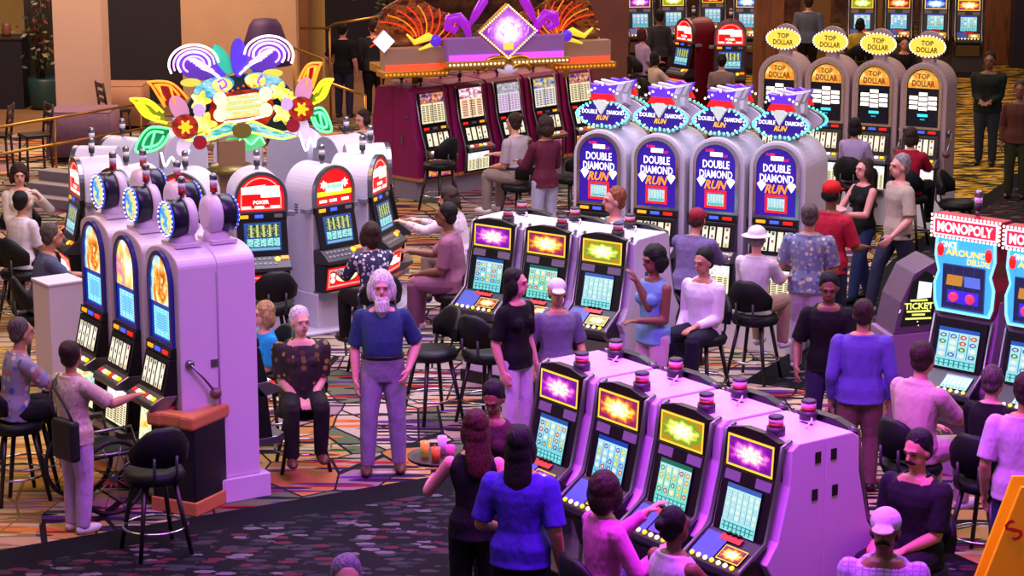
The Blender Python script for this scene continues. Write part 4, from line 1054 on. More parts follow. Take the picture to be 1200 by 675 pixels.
bar_rail('stair_handrail', [WY(344, 56, 36.2), WY(380, 70, 35.8), WY(380, 95, 34.8), WY(428, 112, 33.8)], [WY(428, 112, 33.8), WY(344, 56, 36.2)], 'sloping brass handrail descending past the two dark standing figures')
bar_rail('upper_handrail', [WY(352, 33, 39.5), WY(384, 33, 39.5), WY(392, 28, 39.2), WY(446, 19, 38.6)], [WY(386, 33, 39.5), WY(446, 19, 38.6)], 'upper pale handrail bending above the dark standing figures')
def dining_chair(name, loc, rz, label, group='dark ladder-back chairs by the restaurant'):
    root = empty(name, loc, rz)
    b = MB(); b.box((0, 0, .62), (.42, .42, .05), WOODD); b.build('seat', root, bevel=.01)
    for sx in (-1, 1):
        for sy in (-1, 1):
            b = MB(); b.tube([(sx*.18, sy*.18, .6), (sx*.2, sy*.2, 0)], .02, WOODD, 6); b.build('leg', root)
        b = MB(); b.tube([(sx*.18, .19, .62), (sx*.18, .25, 1.1)], .02, WOODD, 6); b.build('back_post', root)
    for z in (.8, .92, 1.05): b = MB(); b.box((0, .2+(z-.62)*.12, z), (.36, .02, .07), WOODD); b.build('back_slat', root)
    b = MB(); b.tube([(-.19, -.19, .25), (.19, -.19, .25), (.19, .19, .25), (-.19, .19, .25)], .012, WOODD, 6, True); b.build('stretcher', root)
    return tag(root, label, 'chair', group)
dining_chair('dining_chair', W(43, 205), R(-60), 'dark ladder-back chair behind the brass railing, left of the purple-draped table')
dining_chair('dining_chair', W(-2, 205), R(-90), 'dark ladder-back chair cut off by the left edge of the photo')
dining_chair('dining_chair', W(136, 172), R(120), 'dark chair between purple-draped table and carousel, right of the cream pillar')
def draped_table(name, px, py, w, d, h, m, label):
    root = empty(name, W(px, py))
    b = MB(); b.box((0, 0, h), (w, d, .03), m); b.build('table_top', root, bevel=.008)
    rings = []
    for z, s_ in ((h-.005, 1.0), (h*.6, 1.02), (.1, 1.06)):
        rg = []
        for i in range(40):
            t = i/40*4; k = int(t); f = t-k; c = [(-1, -1), (1, -1), (1, 1), (-1, 1), (-1, -1)]
            x_ = c[k][0]*(1-f)+c[k+1][0]*f; y_ = c[k][1]*(1-f)+c[k+1][1]*f; wv = 1+(h-z)*.05*math.sin(i*2.4)
            rg.append((x_*w/2*s_*wv, y_*d/2*s_*wv, z))
        rings.append(rg)
    b = MB(); b.loft(rings, m); b.build('cloth_drop', root)
    b = MB(); b.tube([(0, 0, 0), (0, 0, h-.02)], .05, WOODD, 10); b.build('pedestal', root)
    return tag(root, label, 'table')
PUC = cl('purple_table', '#7a5a74')
draped_table('dining_table', 100, 186, 1.0, .9, .8, PUC, 'rectangular table draped in dull purple cloth below the cream pillar')
draped_table('dining_table', 146, 150, .8, .8, .78, mat('cloth_tan_table', '#a8785c', .7), 'small tan-topped table right of the cream pillar, above the railing')
b = MB(); p = W(14, 126); r0 = empty('service_counter', (p.x-.35, p.y, 0)); b.box((0, 0, .65), (1.3, .6, 1.3), NAVY); b.build('body', r0, bevel=.01)
b = MB(); b.box((0, 0, 1.32), (1.36, .66, .05), WOODD); b.build('counter_top', r0, bevel=.01); tag(r0, 'dark navy service counter at the far left behind the railing', 'counter')
for i, x_ in enumerate((-.15, .1, .33)):
    b = MB(); b.lathe([(.07, 0), (.09, .06), (.085, .2), (.06, .26)], (0, 0, 0), (REDP, mat('jar_rose', '#9a6a78', .4), mat('jar_brown', '#7a4a38', .4))[i], 12)
    tag(b.build('jar', loc=(p.x-.35+x_, p.y-.05, 1.345)), ('red jar on the dark service counter', 'rose-grey jar, the middle one on the dark service counter', 'brown jar at the right end of the dark service counter')[i], 'jar', 'jars on the service counter')
def plant(name, loc, h, label, m1='#3a4a2a', red=False):
    root = empty(name, loc)
    b = MB(); b.lathe([(.2, 0), (.27, .1), (.3, .55), (.27, .6), (.24, .58)], (0, 0, 0), mat('pot_teal', '#1c3a3a', .4), 16); b.build('pot', root)
    b = MB()
    for i in range(7): b.tube([(random.uniform(-.1, .1), random.uniform(-.1, .1), .55), (random.uniform(-.2, .2), random.uniform(-.2, .2), h*.6), (random.uniform(-.3, .3), random.uniform(-.3, .3), h*.9)], .015, WOODD, 6)
    b.build('stem', root)
    b = MB(); lm = [mat('leaf_dark', m1, .5), mat('leaf_olive', '#6a6a34', .5), mat('leaf_grey', '#8a8a7a', .5)]
    if red: lm.append(mat('leaf_red', '#7a2a1c', .5))
    for i in range(170):
        c = Vector((random.gauss(0, .2), random.gauss(0, .2), random.uniform(.75, h))); d = Vector((random.uniform(-1, 1), random.uniform(-1, 1), random.uniform(-.6, .6))).normalized()*.14; sd = d.orthogonal().normalized()*.035
        b.add([c, c+d*.5+sd, c+d, c+d*.5-sd], [(0, 1, 2, 3)], random.choice(lm))
    b.build('foliage', root); return tag(root, label, 'plant')
plant('potted_plant', W(52, 128), 2.7, 'tall leafy plant in a teal pot, left of the cream pillar', red=True)
plant('potted_plant', W(458, 70), 2.2, 'leafy plant behind the dark standing figures at the top')
plant('potted_plant', W(722+40, 48), 2.0, 'leafy plant behind the rear slot machines, right of the mauve column')
# lampshade in front of the tan wall
root = empty('floor_lamp', W(314, 168)); sh = mat('shade_dark_purple', '#3a1450', .6)
b = MB(); b.lathe([(.16, 0), (.16, .03), (.03, .06)], (0, 0, 0), WOODD, 16); b.build('base', root)
b = MB(); b.tube([(0, 0, .05), (0, 0, 1.5)], .022, WOODD, 8); b.build('pole', root)
b = MB(); b.lathe([(.42, 1.32), (.43, 1.38), (.36, 1.7), (.27, 1.98), (.2, 2.08), (.05, 2.1)], (0, 0, 0), sh, 20); b.build('lamp_shade', root)
tag(root, 'lamp with a big dark purple shade behind the neon sign', 'lamp')
# low steps at the left
root = empty('low_steps', W(62, 242)); 
for i in range(3): b = MB(); b.box((0, i*.26, .07+.07*i), (1.2, .27, .14+.14*i), mat('step_grey', '#8a7f86', .6)); b.build('tread', root, bevel=.01)
root.rotation_euler.z = R(-30); tag(root, 'low grey steps beyond the seated woman in white at the far left', 'steps')

# ------------------------------------------------------------------ machine banks
PROTO = []
def proto(o): PROTO.append(o); return o
def put(pr, x, y, a, label, cat='slot machine', group=None, rec=()):
    o = copy_tree(pr); o.location = (x, y, 0); o.rotation_euler = (0, 0, R(a)); tag(o, label, cat, group)
    for part, m in rec: recolour(o, part, m)
    return o
def putg(g_, pr, x, y, a, label, cat='slot machine', rec=()): return put(pr, x, y, a, label, cat, g_, rec)
def rowpos(pA, pB, n, z, lx, ly, a):
    """positions of n machines whose local point (lx, ly, z) is seen from pixel pA (first) to pB (last)"""
    A, B_ = W(*pA, z), W(*pB, z); rz = Matrix.Rotation(R(a), 3, 'Z'); d = rz @ Vector((lx, ly, 0))
    return [(A.lerp(B_, i/(n-1))-d) for i in range(n)] if n > 1 else [A-d]
STOOL = proto(casino_stool('casino_stool'))
def stool(px, py, face, label, z=.68, h=None):
    o = copy_tree(STOOL); p = W(px, py, z); o.location = (p.x, p.y, 0); o.rotation_euler = (0, 0, R(face)); return tag(o, label, 'stool', 'casino stools')
# near bank of five-reel video machines
VS = proto(video_slot('video_slot_machine', PINKCAB, V_CYAN, M_MAG))
aD = -54.3; nD = ['at the far end of the near pink bank, beside the indigo-shirted woman', 'with a yellow-red marquee in the near pink bank, behind the pink-topped woman', 'with a green-gold marquee in the near pink bank', 'at the near end of the pink bank, its tall side panel showing']
sD = [V_CYAN, V_BLUE, V_GREEN, V_PALE]; mD = [M_MAG, M_YEL, M_GRN, M_MAG]; dD = [M_MAG, M_YEL, glow('deck_off_violet', '#4a3a8a', .4), M_YEL]
pD = rowpos((631, 430), (850, 505), 4, 1.60, -.235, -.38, aD)
for i, p in enumerate(pD):
    putg('near pink bank of video slots', VS, p.x, p.y, aD, 'video slot '+nD[i], rec=(('screen', sD[i]), ('marquee', mD[i]), ('deck_display', dD[i])))
    q = p-(Matrix.Rotation(R(aD), 3, 'Z') @ Vector((0, 0, 0)))
    putg('near pink bank of video slots', VS, q.x, q.y, aD+180, 'rear half turned away behind the '+('farthest', 'yellow-marquee', 'green-topped', 'nearest')[i]+' machine of the near pink bank')
# middle bank
VL = proto(video_slot('video_slot_machine', LILAC, V_CYAN, M_MAG))
aH = -37.0; pH = rowpos((554, 261), (681, 278), 3, 1.60, -.235, -.38, aH)
nH = ['with magenta marquee at the left end of the middle bank', 'with yellow marquee in the middle bank, behind the woman in black', 'with green marquee at the right end of the middle bank']
for i, p in enumerate(pH):
    putg('middle bank of video slots', VL, p.x, p.y, aH, 'video slot '+nH[i], rec=(('screen', [V_CYAN, V_GREEN, V_PALE][i]), ('marquee', [M_MAG, M_YEL, M_GRN][i]), ('deck_display', [M_YEL, M_YEL, M_GRN][i])))
    putg('middle bank of video slots', VL, p.x, p.y, aH+180, 'rear half turned away behind the '+('magenta-topped', 'yellow-topped', 'green-topped')[i]+' machine of the middle bank')
# double diamond bank
DM = proto(diamond_machine('reel_slot_machine')); aR = -26.5
pR = rowpos((702, 160), (911, 174), 4, 2.13, 0, -.38, aR)
for i, p in enumerate(pR):
    w_ = ('leftmost', 'second from the left', 'third from the left', 'rightmost')[i]
    putg('violet arched machines', DM, p.x, p.y, aR, 'violet arched reel machine with an oval topper, %s of the front four' % w_)
    putg('violet arched machines', DM, p.x, p.y, aR+180, 'lilac back of the reel machine behind the %s violet arched machine' % w_)
# top dollar bank
TD = proto(dollar_machine('reel_slot_machine')); aT = -26.5
pT = rowpos((914, 71), (1083, 81), 4, 2.14, 0, -.52, aT)
for i, p in enumerate(pT):
    putg('machines with yellow oval signs', TD, p.x, p.y, aT, 'mauve arched machine with a yellow oval sign, %s' % ('nearest the wooden column', 'left of the lilac-shirted player', 'played by the woman in lilac', 'at the right end of its row')[i])
# foreground left bank
WMA = proto(wheel_machine('wheel_slot_machine')); aA = -58
pA = rowpos((107, 264), (186, 299), 3, 2.07, 0, -.36, aA)
for i, p in enumerate(pA):
    o = putg('left bank of arched machines', WMA, p.x, p.y, aA, ('arched machine with blue-orange glass at the far end of the left bank', 'arched machine with pink-yellow glass, middle of the left bank', 'arched machine at the near end of the left bank, lever on its pink side panel')[i],
            rec=(('top_glass', [ART_A, ART_B, ART_A][i]), ) + ((('belly_glass', BEL_W), ) if i == 1 else ()))
    if i == 2: lever(o, .332, -.27, 1.22, True)
    putg('left bank of arched machines', WMA, p.x, p.y, aA+180, 'machine turned away, its grey drum back showing, behind the %s left-bank machine' % ('far', 'middle', 'near')[i])
# carousel of card machines under the neon sign
CM = proto(card_machine('card_slot_machine', LILAC)); CM2 = proto(card_machine('card_slot_machine', LILAC, arch='pale'))
CC = Vector((-3.2, 25.0, 0)); angs = [-66, -37.5, -10.5, 17, 45, 73, 101, 129, 156.5, 184, 211.5, 239, 266.5]
nC = {0: 'red-arched card machine seen edge-on at the left of the neon carousel', 1: 'red-arched card machine behind the leftmost round topper', 2: 'red-arched card machine half hidden behind the round toppers',
      3: 'red-arched card machine facing us, above the blonde woman in blue', 4: 'red-arched card machine with the pale green sign, played by the woman in floral navy', 5: 'red-arched card machine at the right of the carousel, seen edge-on',
      6: 'pale back of the rear card machine nearest the magenta bank', 7: 'pale back of the rear card machine left of the seated woman behind', 8: 'pale rounded back of the card machine under the right zigzag of the neon sign', 9: 'pale rounded back of the card machine right of the carousel column',
      10: 'pale rounded back of the card machine left of the carousel column', 11: 'pale rounded back of the card machine under the left neon zigzag', 12: 'pale rounded back of the card machine at the far left of the carousel'}
for i, t in enumerate(angs):
    r_ = 1.3; d = Vector((math.sin(R(t)), -math.cos(R(t)), 0))
    putg('card machines of the neon carousel', CM2 if i == 4 else CM, CC.x+d.x*r_, CC.y+d.y*r_, t, nC[i])
b = MB(); b.lathe([(2.02, 0), (2.02, .03), (2.0, .045)], (0, 0, 0), mat('plinth_lilac', '#b9aec4', .5), 48); tag(b.build('trim_10', loc=CC), kind='structure')
# magenta bank
MS = proto(maroon_slot('reel_slot_machine')); aC = 46
pC = rowpos((503, 108), (676, 85), 5, 1.53, 0, -.38, aC)
tops = [PAY_P, PAY_R, PAY_S, PAY_B, PAY_P]; bel = [BEL_P, BEL_W, BEL_W, BEL_P, BEL_P]
for i, p in enumerate(pC):
    o = putg('magenta row of machines', MS, p.x, p.y, aC, 'magenta reel machine '+('at the left end of its row, magenta side panel showing', 'second in its row, with a red and blue pay table', 'with a silver pay table, behind the seated man in white', 'with a blue-headed glass, behind the person in maroon', 'last in its row, beside the mauve column')[i], rec=(('top_glass', tops[i]), ('belly_glass', bel[i])))
    putg('magenta row of machines', MS, p.x, p.y, aC+180, 'back of the magenta machine behind the '+('left-end', 'red pay-table', 'silver pay-table', 'blue-headed', 'last')[i]+' machine of the magenta row')
# board-game bank at the right
BM = proto(board_machine('themed_slot_machine')); aM = -42
pM = rowpos((1131, 269), (1217, 284), 2, 2.15, 0, -.4, aM)
for i, p in enumerate(pM): putg('tall board-game machines', BM, p.x, p.y, aM, ('tall slot machine with bulb-framed red sign and blue top box, fully in view', 'tall slot machine with bulb-framed red sign, cut off by the right edge')[i])
# dark side cabinet with the ticket sign
def ticket_cabinet():
    root = empty('ticket_cabinet'); X1, Z1 = (1, 0, 0), (0, 0, 1)
    lo = mat('cabinet_mauve_grey', '#8c7088', .45)
    b = MB(); b.plate([(-.3, 0), (.42, 0), (.42, 1.05), (-.3, 1.0)], (0, 0, 0), X1, Z1, .5, lo); b.build('lower_body', root, bevel=.012)
    b = MB(); b.plate([(-.26, 1.0), (.2, 1.03), (.2, 1.62), (.1, 1.66), (-.08, 1.56), (-.2, 1.3)], (0, 0, 0), X1, Z1, .5, mat('cabinet_dusky', '#5a4a58', .45)); ub = b.build('upper_body', root, bevel=.01)
    b = MB(); b.plate([(-.2, 1.08), (.12, 1.1), (.12, 1.52), (.02, 1.58), (-.1, 1.48)], (0, -.5, 0), X1, Z1, .008, mat('ticket_panel_dark', '#0c1a10', .3, 0, .3))
    y = -.51
    b.plate([(-.055, 1.33), (.075, 1.34), (.08, 1.47), (-.04, 1.49)], (0, y, 0), X1, Z1, .004, glow('ticket_slip', '#d8f8e0', 1.0))
    b.text('TICKET', (-.035, y, 1.265), X1, Z1, .06, glow('ticket_lettering', '#d8f060', 1.0), .005, .27, .03)
    for z, w_ in ((1.315, .16), (1.215, .22), (1.185, .12), (1.15, .24)): b.plate(rectp(-w_/2, -.008, w_/2, .008), (-.035, y, z), X1, Z1, .004, glow('ticket_lettering', '#d8f060', 1.0))
    b.build('lit_panel', ub)
    e = MB()
    for i in range(26):
        t = i/26; x_ = -.23+.4*random.random(); z = 1.06+.55*random.random()
        if z > 1.25+ (x_+.2)*1.6: continue
        e.ball((x_, -.512, z), .006, (G_YEL, G_WHITE)[i % 2], 6)
    e.build('small_bulbs', ub)
    return root
o = ticket_cabinet(); p = W(1068, 392, 1.0); o.location = (p.x, p.y+.5, 0); o.rotation_euler.z = R(10); tag(o, 'dusky sloping cabinet with the lit green TICKET sign', 'cabinet')
# burgundy arched machines and the rear row
BC = proto(card_machine('card_slot_machine', BURG))
for (px, py, a, l) in ((802, 36, -58, 'burgundy arched card machine turned left, with its deep red side showing'), (856, 40, -6, 'burgundy arched card machine facing us, behind a seated person')):
    p = rowpos((px, py), None, 1, 1.57, 0, -.5, a)[0] if False else W(px, py, 1.57)-(Matrix.Rotation(R(a), 3, 'Z') @ Vector((0, -.5, 0)))
    putg('burgundy card machines', BC, p.x, p.y, a, l)
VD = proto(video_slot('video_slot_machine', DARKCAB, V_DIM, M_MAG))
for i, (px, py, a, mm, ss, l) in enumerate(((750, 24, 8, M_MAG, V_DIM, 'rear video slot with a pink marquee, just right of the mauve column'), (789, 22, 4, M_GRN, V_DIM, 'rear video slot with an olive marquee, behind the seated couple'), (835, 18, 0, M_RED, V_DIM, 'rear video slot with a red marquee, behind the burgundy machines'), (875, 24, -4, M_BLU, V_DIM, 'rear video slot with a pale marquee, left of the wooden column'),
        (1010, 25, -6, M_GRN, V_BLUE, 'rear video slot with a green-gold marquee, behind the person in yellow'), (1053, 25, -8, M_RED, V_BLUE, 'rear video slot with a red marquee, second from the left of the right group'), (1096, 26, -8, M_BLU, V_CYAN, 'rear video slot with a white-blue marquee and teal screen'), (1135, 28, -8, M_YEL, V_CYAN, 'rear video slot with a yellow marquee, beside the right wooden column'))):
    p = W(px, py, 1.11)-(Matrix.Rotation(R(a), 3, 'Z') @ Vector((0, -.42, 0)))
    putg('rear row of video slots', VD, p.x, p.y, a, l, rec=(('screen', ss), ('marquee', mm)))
# ------------------------------------------------------------------ neon sign over the carousel
def neon_sign():
    root = empty('neon_sign', (CC.x, CC.y, 0), R(12)); X1, Z1 = (1, 0, 0), (0, 0, 1)
    def P(px, py, y=-.05): return ((px-262)*.0099, y, 1.62+(184-py)*.0102)
    b = MB(); b.box((0, 0, .95), (.3, .3, 1.9), mat('column_oak', '#8a6446', .5)); b.build('column', root, bevel=.01)
    b = MB(); b.lathe([(.3, 1.52), (.24, 1.6), (.1, 1.64)], (0, 0, 0), mat('finial_bronze', '#7a6a3a', .35, .6), 16); b.build('collar', root)
    def plate(name, pts, m, y=0.0, th=.05, side=None):
        q = [P(*p) for p in pts]; b = MB(); b.plate([(p[0], p[2]) for p in q], (0, y, 0), X1, Z1, th, m, side or DKGREY); return b.build(name, root, bevel=.006)
    def ell(cx, cy, rx, ry, n=20, rot=0): return [(cx+rx*math.cos(a)*math.cos(rot)-ry*math.sin(a)*math.sin(rot), cy-(rx*math.cos(a)*math.sin(rot)+ry*math.sin(a)*math.cos(rot))) for a in [2*PI*i/n for i in range(n)]]
    def neon(name, strokes, m, r=.011, y=-.12, parts=None):
        b = MB()
        for st in strokes:
            pts = [Vector(P(px, py, y)) for px, py in st]
            if len(pts) > 2:                                          # smooth the stroke
                out = []
                for i in range(len(pts)-1):
                    p0_, p1_, p2_, p3_ = pts[max(i-1, 0)], pts[i], pts[i+1], pts[min(i+2, len(pts)-1)]
                    for k in range(5):
                        t = k/5; out.append(.5*((2*p1_)+(p2_-p0_)*t+(2*p0_-5*p1_+4*p2_-p3_)*t*t+(3*p1_-p0_-3*p2_+p3_)*t**3))
                out.append(pts[-1]); pts = out
            b.tube(pts, r, m, 7)
        return b.build(name, root)
    teal = mat('sign_teal', '#1a8a9a', .35, 0, .5); vio = mat('sign_violet', '#4a30d8', .35, 0, .8); blu = artglass('sign_sky', [(0, '#1a4a9a'), (.3, '#2a9ad8'), (.5, '#a8e4f4'), (.65, '#4ab8e0'), (.85, '#2a5ab8'), (1, '#d8f4f8')], None, 1.0, 1.5, 9.0); dg = mat('sign_deep_green', '#123a34', .4, 0, .1)
    yl = artglass('sign_yellow_lit', [(0, '#e08a1a'), (.3, '#ffd81a'), (.5, '#ffee6a'), (.7, '#ffffd8'), (.85, '#ffe02a'), (1, '#d8b01a')], None, 1.1, 1.3, 4.0); rdm = artglass('sign_red_dark', [(0, '#5a0a0a'), (.4, '#a8180f'), (.6, '#d83a1a'), (.8, '#8a1010'), (1, '#e86a3a')], None, .8, 1.6, 1.0); crm = artglass('sign_cream_lit', [(0, '#ffffff'), (.35, '#fff8c8'), (.5, '#f0e070'), (.65, '#fffbe0'), (.85, '#c8d880'), (1, '#ffffff')], None, 1.0, 2, 2.0)
    # mask: dark green outline, sky-blue wings, red mouth, cream panel
    plate('mask_back', [(205, 132), (222, 104), (252, 88), (276, 84), (300, 86), (328, 98), (342, 118), (338, 146), (310, 152), (284, 146), (250, 152), (220, 150)], dg, .03, .08)
    for k, (cx, cy) in enumerate(((244, 98), (302, 94))):
        plate('eye_plate', ell(cx, cy, 24, 11, 20, .25 if k == 0 else -.2), blu, -.06, .03)
        plate('eye_yellow', ell(cx+(9 if k == 0 else -11), cy-3, 12, 8), yl, -.1, .02)
        neon('eye_curl', [[(cx+4-8*k, cy-6), (cx+10-14*k, cy-9), (cx+14-22*k, cy-3), (cx+8-16*k, cy+1), (cx+7-15*k, cy-3)]], glow('neon_violet', '#7a3aff', 1.6), .012, -.13)
    plate('crest', ell(273, 66, 9, 22), vio, -.02, .05)
    for cx, cy, r_, m in ((255, 68, .5, teal), (292, 64, -.5, teal), (243, 78, .9, vio), (304, 72, -.9, vio)): plate('feather', ell(cx, cy, 8, 19, 18, r_), m, .0, .04)
    plate('mouth', [(236, 132), (240, 112), (256, 104), (290, 100), (308, 106), (314, 126), (304, 140), (250, 146)], rdm, -.07, .03)
    plate('name_panel', [(246, 128), (246, 112), (258, 108), (292, 104), (304, 110), (304, 122), (298, 130), (256, 134)], crm, -.10, .02)
    for x_, y_ in ((250, 110), (250, 128), (302, 106), (302, 124)): plate('name_scroll', ell(x_, y_, 8, 8, 14), mat('sign_pale_lit', '#fff0a8', .3, 0, 1.0), -.12, .02)
    for y_ in (112, 118, 124):
        neon('name_line', [[(258, y_+1.5), (294, y_-1.5)]], glow('neon_pale_green', '#9af0b0', 1.0), .006, -.125)
    neon('mouth_bar', [[(254, 137), (278, 135), (300, 131)]], glow('neon_white', '#fff6ea', 2.0), .014, -.12)
    b = MB()
    for i in range(12):
        p = P(240+6.2*i, 104-1.2*i+3*abs(i-6)*.4, -.125); b.ball(p, .013, BULB_R, 6)
    b.build('bulb_row', root)
    for cx, cy, r_ in ((228, 112, 13), (232, 138, 15), (318, 104, 13), (322, 128, 15), (226, 126, 8), (330, 112, 9)):
        plate('yellow_flower', [(cx+(r_*(.78+.22*math.cos(5*a)))*math.cos(a), cy+(r_*(.78+.22*math.cos(5*a)))*math.sin(a)) for a in [2*PI*i/30 for i in range(30)]], yl, -.11, .035)
    for cx, cy in ((226, 122), (326, 118)): plate('blue_flower', ell(cx, cy, 7, 7), mat('sign_lilac_lit', '#b090ff', .3, 0, .9), -.14, .02)
    for s_, cx in ((1, 252), (-1, 294)):
        plate('moustache', [(cx+s_*16, 140), (cx+s_*4, 138), (cx-s_*14, 144), (cx-s_*30, 150), (cx-s_*44, 154), (cx-s_*30, 160), (cx-s_*8, 156), (cx+s_*8, 150), (cx+s_*18, 146)], artglass('sign_moustache_teal', [(0, '#0a4a7a'), (.35, '#1a9ab8'), (.5, '#c8f4e8'), (.62, '#2ac0c0'), (.85, '#1a5a9a'), (1, '#e8f8a0')], None, 1.0, 1.4, 1.0), -.08, .03)
        neon('moustache_line', [[(cx+s_*16, 139), (cx+s_*6, 137), (cx-s_*10, 144), (cx-s_*28, 150)], [(cx+s_*12, 148), (cx-s_*8, 153), (cx-s_*26, 157), (cx-s_*42, 154)]], glow('neon_lime_yellow', '#e8f04a', 1.3), .012, -.13)
    plate('nose_ball', ell(274, 146, 11, 9), mat('sign_bronze', '#8a7a30', .3, .4), -.1, .06)
    # white-pink plumes
    for s_, cx, cy in ((1, 222, 72), (-1, 307, 64)):
        st = []
        for r_, a0_, a1_ in ((28, 5, 205), (23, 0, 200), (18, -8, 215), (12, -15, 235)):
            st.append([(cx+s_*r_*math.cos(R(a0_+(a1_-a0_)*i/9)), cy-r_*.78*math.sin(R(a0_+(a1_-a0_)*i/9))) for i in range(10)])
        for i in range(6): st.append([(cx+s_*(34-3*i), cy+20-3*i), (cx+s_*(20-3.5*i), cy+9-3*i), (cx+s_*(8-3*i), cy+4-2*i)])
        neon('plume', st[::2], glow('neon_plume_white', '#fbeaff', 1.9), .013, -.11); neon('plume', st[1::2], glow('neon_plume_pink', '#d89aff', 1.7), .011, -.13)
        plate('plume_back', ell(cx+s_*3, cy, 25, 17, 20, -s_*.3), mat('sign_plume_violet', '#5a34a0', .35, 0, .5), -.03, .04)
        plate('plume_tip', ell(cx-s_*4, cy+20, 12, 5), mat('sign_tip_olive', '#c8c84a', .35, 0, .6), -.06, .03)
    # leaves: orange, yellow, green, blue outlines with filled backs
    def leafset(s_, ox, oy, kx=1.0):
        s_ = s_*kx
        def M_(pts): return [(ox+s_*x_, oy+y_) for x_, y_ in pts]
        for nm, m, c, sh in (('orange_leaf', glow('neon_orange', '#ff7a18', 2.0), mat('sign_leaf_red', '#7a180f', .35, 0, .35), [[(8, -14), (-6, -38), (-10, -42), (10, -42), (22, -36), (34, -22)], [(8, -14), (2, -38)], [(20, -16), (14, -38)]]),
                             ('yellow_leaf', glow('neon_yellow', '#ffe81a', 2.0), mat('sign_leaf_yellow', '#6a7a14', .35, 0, .4), [[(10, 4), (-14, -4), (-26, -20), (-30, -24), (-10, -22), (6, -8)], [(-2, 2), (-14, -14), (-20, -22)]]),
                             ('green_leaf', glow('neon_green', '#5aff8a', 1.9), mat('sign_leaf_green', '#1a6a4a', .35, 0, .4), [[(12, 10), (-8, 8), (-20, 18), (-26, 34), (-8, 34), (4, 28), (12, 16)], [(-4, 12), (-10, 32)]]),
                             ('blue_leaf', glow('neon_ice', '#c8d8ff', 2.2), mat('sign_leaf_blue', '#2a3ac8', .35, 0, .7), [[(2, 36), (6, 52), (14, 42), (22, 56), (34, 34)]])):
            for strk in sh[:1]:
                if nm != 'blue_leaf': plate(nm+'_fill', M_(strk) if s_ > 0 else M_(strk)[::-1], c, -.05, .02)
            neon(nm, [M_(q) for q in sh]+[[(cx_+(x_-cx_)*.62, cy_+(y_-cy_)*.62) for x_, y_ in M_(sh[0])] for cx_, cy_ in [(sum(q[0] for q in M_(sh[0]))/len(sh[0]), sum(q[1] for q in M_(sh[0]))/len(sh[0]))] if nm != 'blue_leaf'], m, .0135, -.1)
        plate('pink_petal', ell(ox+s_*24, oy-12, 10, 16, 18, s_*.5), mat('sign_petal_pink', '#c88aa8', .35, 0, .45), -.09, .02)
        plate('white_petal', ell(ox+s_*28, oy+28, 8, 14, 18, -s_*.4), mat('sign_petal_white', '#d8c8e0', .35, 0, .5), -.09, .02)
        plate('red_flower', ell(ox+s_*30, oy+8, 15, 14), rdm, -.12, .03)
        plate('orange_centre', [(ox+s_*30+(9*(.75+.25*math.cos(6*a)))*math.cos(a), oy+8+(9*(.75+.25*math.cos(6*a)))*math.sin(a)) for a in [2*PI*i/30 for i in range(30)]], mat('sign_orange_lit', '#ffb01a', .3, 0, 1.0), -.15, .02)
        plate('red_bud', ell(ox+s_*46, oy+26, 8, 8), mat('sign_crimson', '#8a0f24', .35, 0, .35), -.11, .04)
    leafset(1, 180, 132); leafset(-1, 361, 116, .62)
    plate('moss', [(248, 168), (256, 154), (270, 152), (284, 148), (298, 154), (300, 164), (284, 170), (266, 172)], mat('sign_moss', '#5ac87a', .5, 0, .5), -.08, .04)
    neon('green_squiggle', [[(250, 166), (258, 158), (266, 164), (274, 154), (284, 162), (294, 154), (300, 162)]], glow('neon_mint', '#8affb0', 1.4), .01, -.14)
    return tag(root, 'neon carnival sign of feathers, leaves and flowers rising above the carousel', 'sign')
neon_sign()
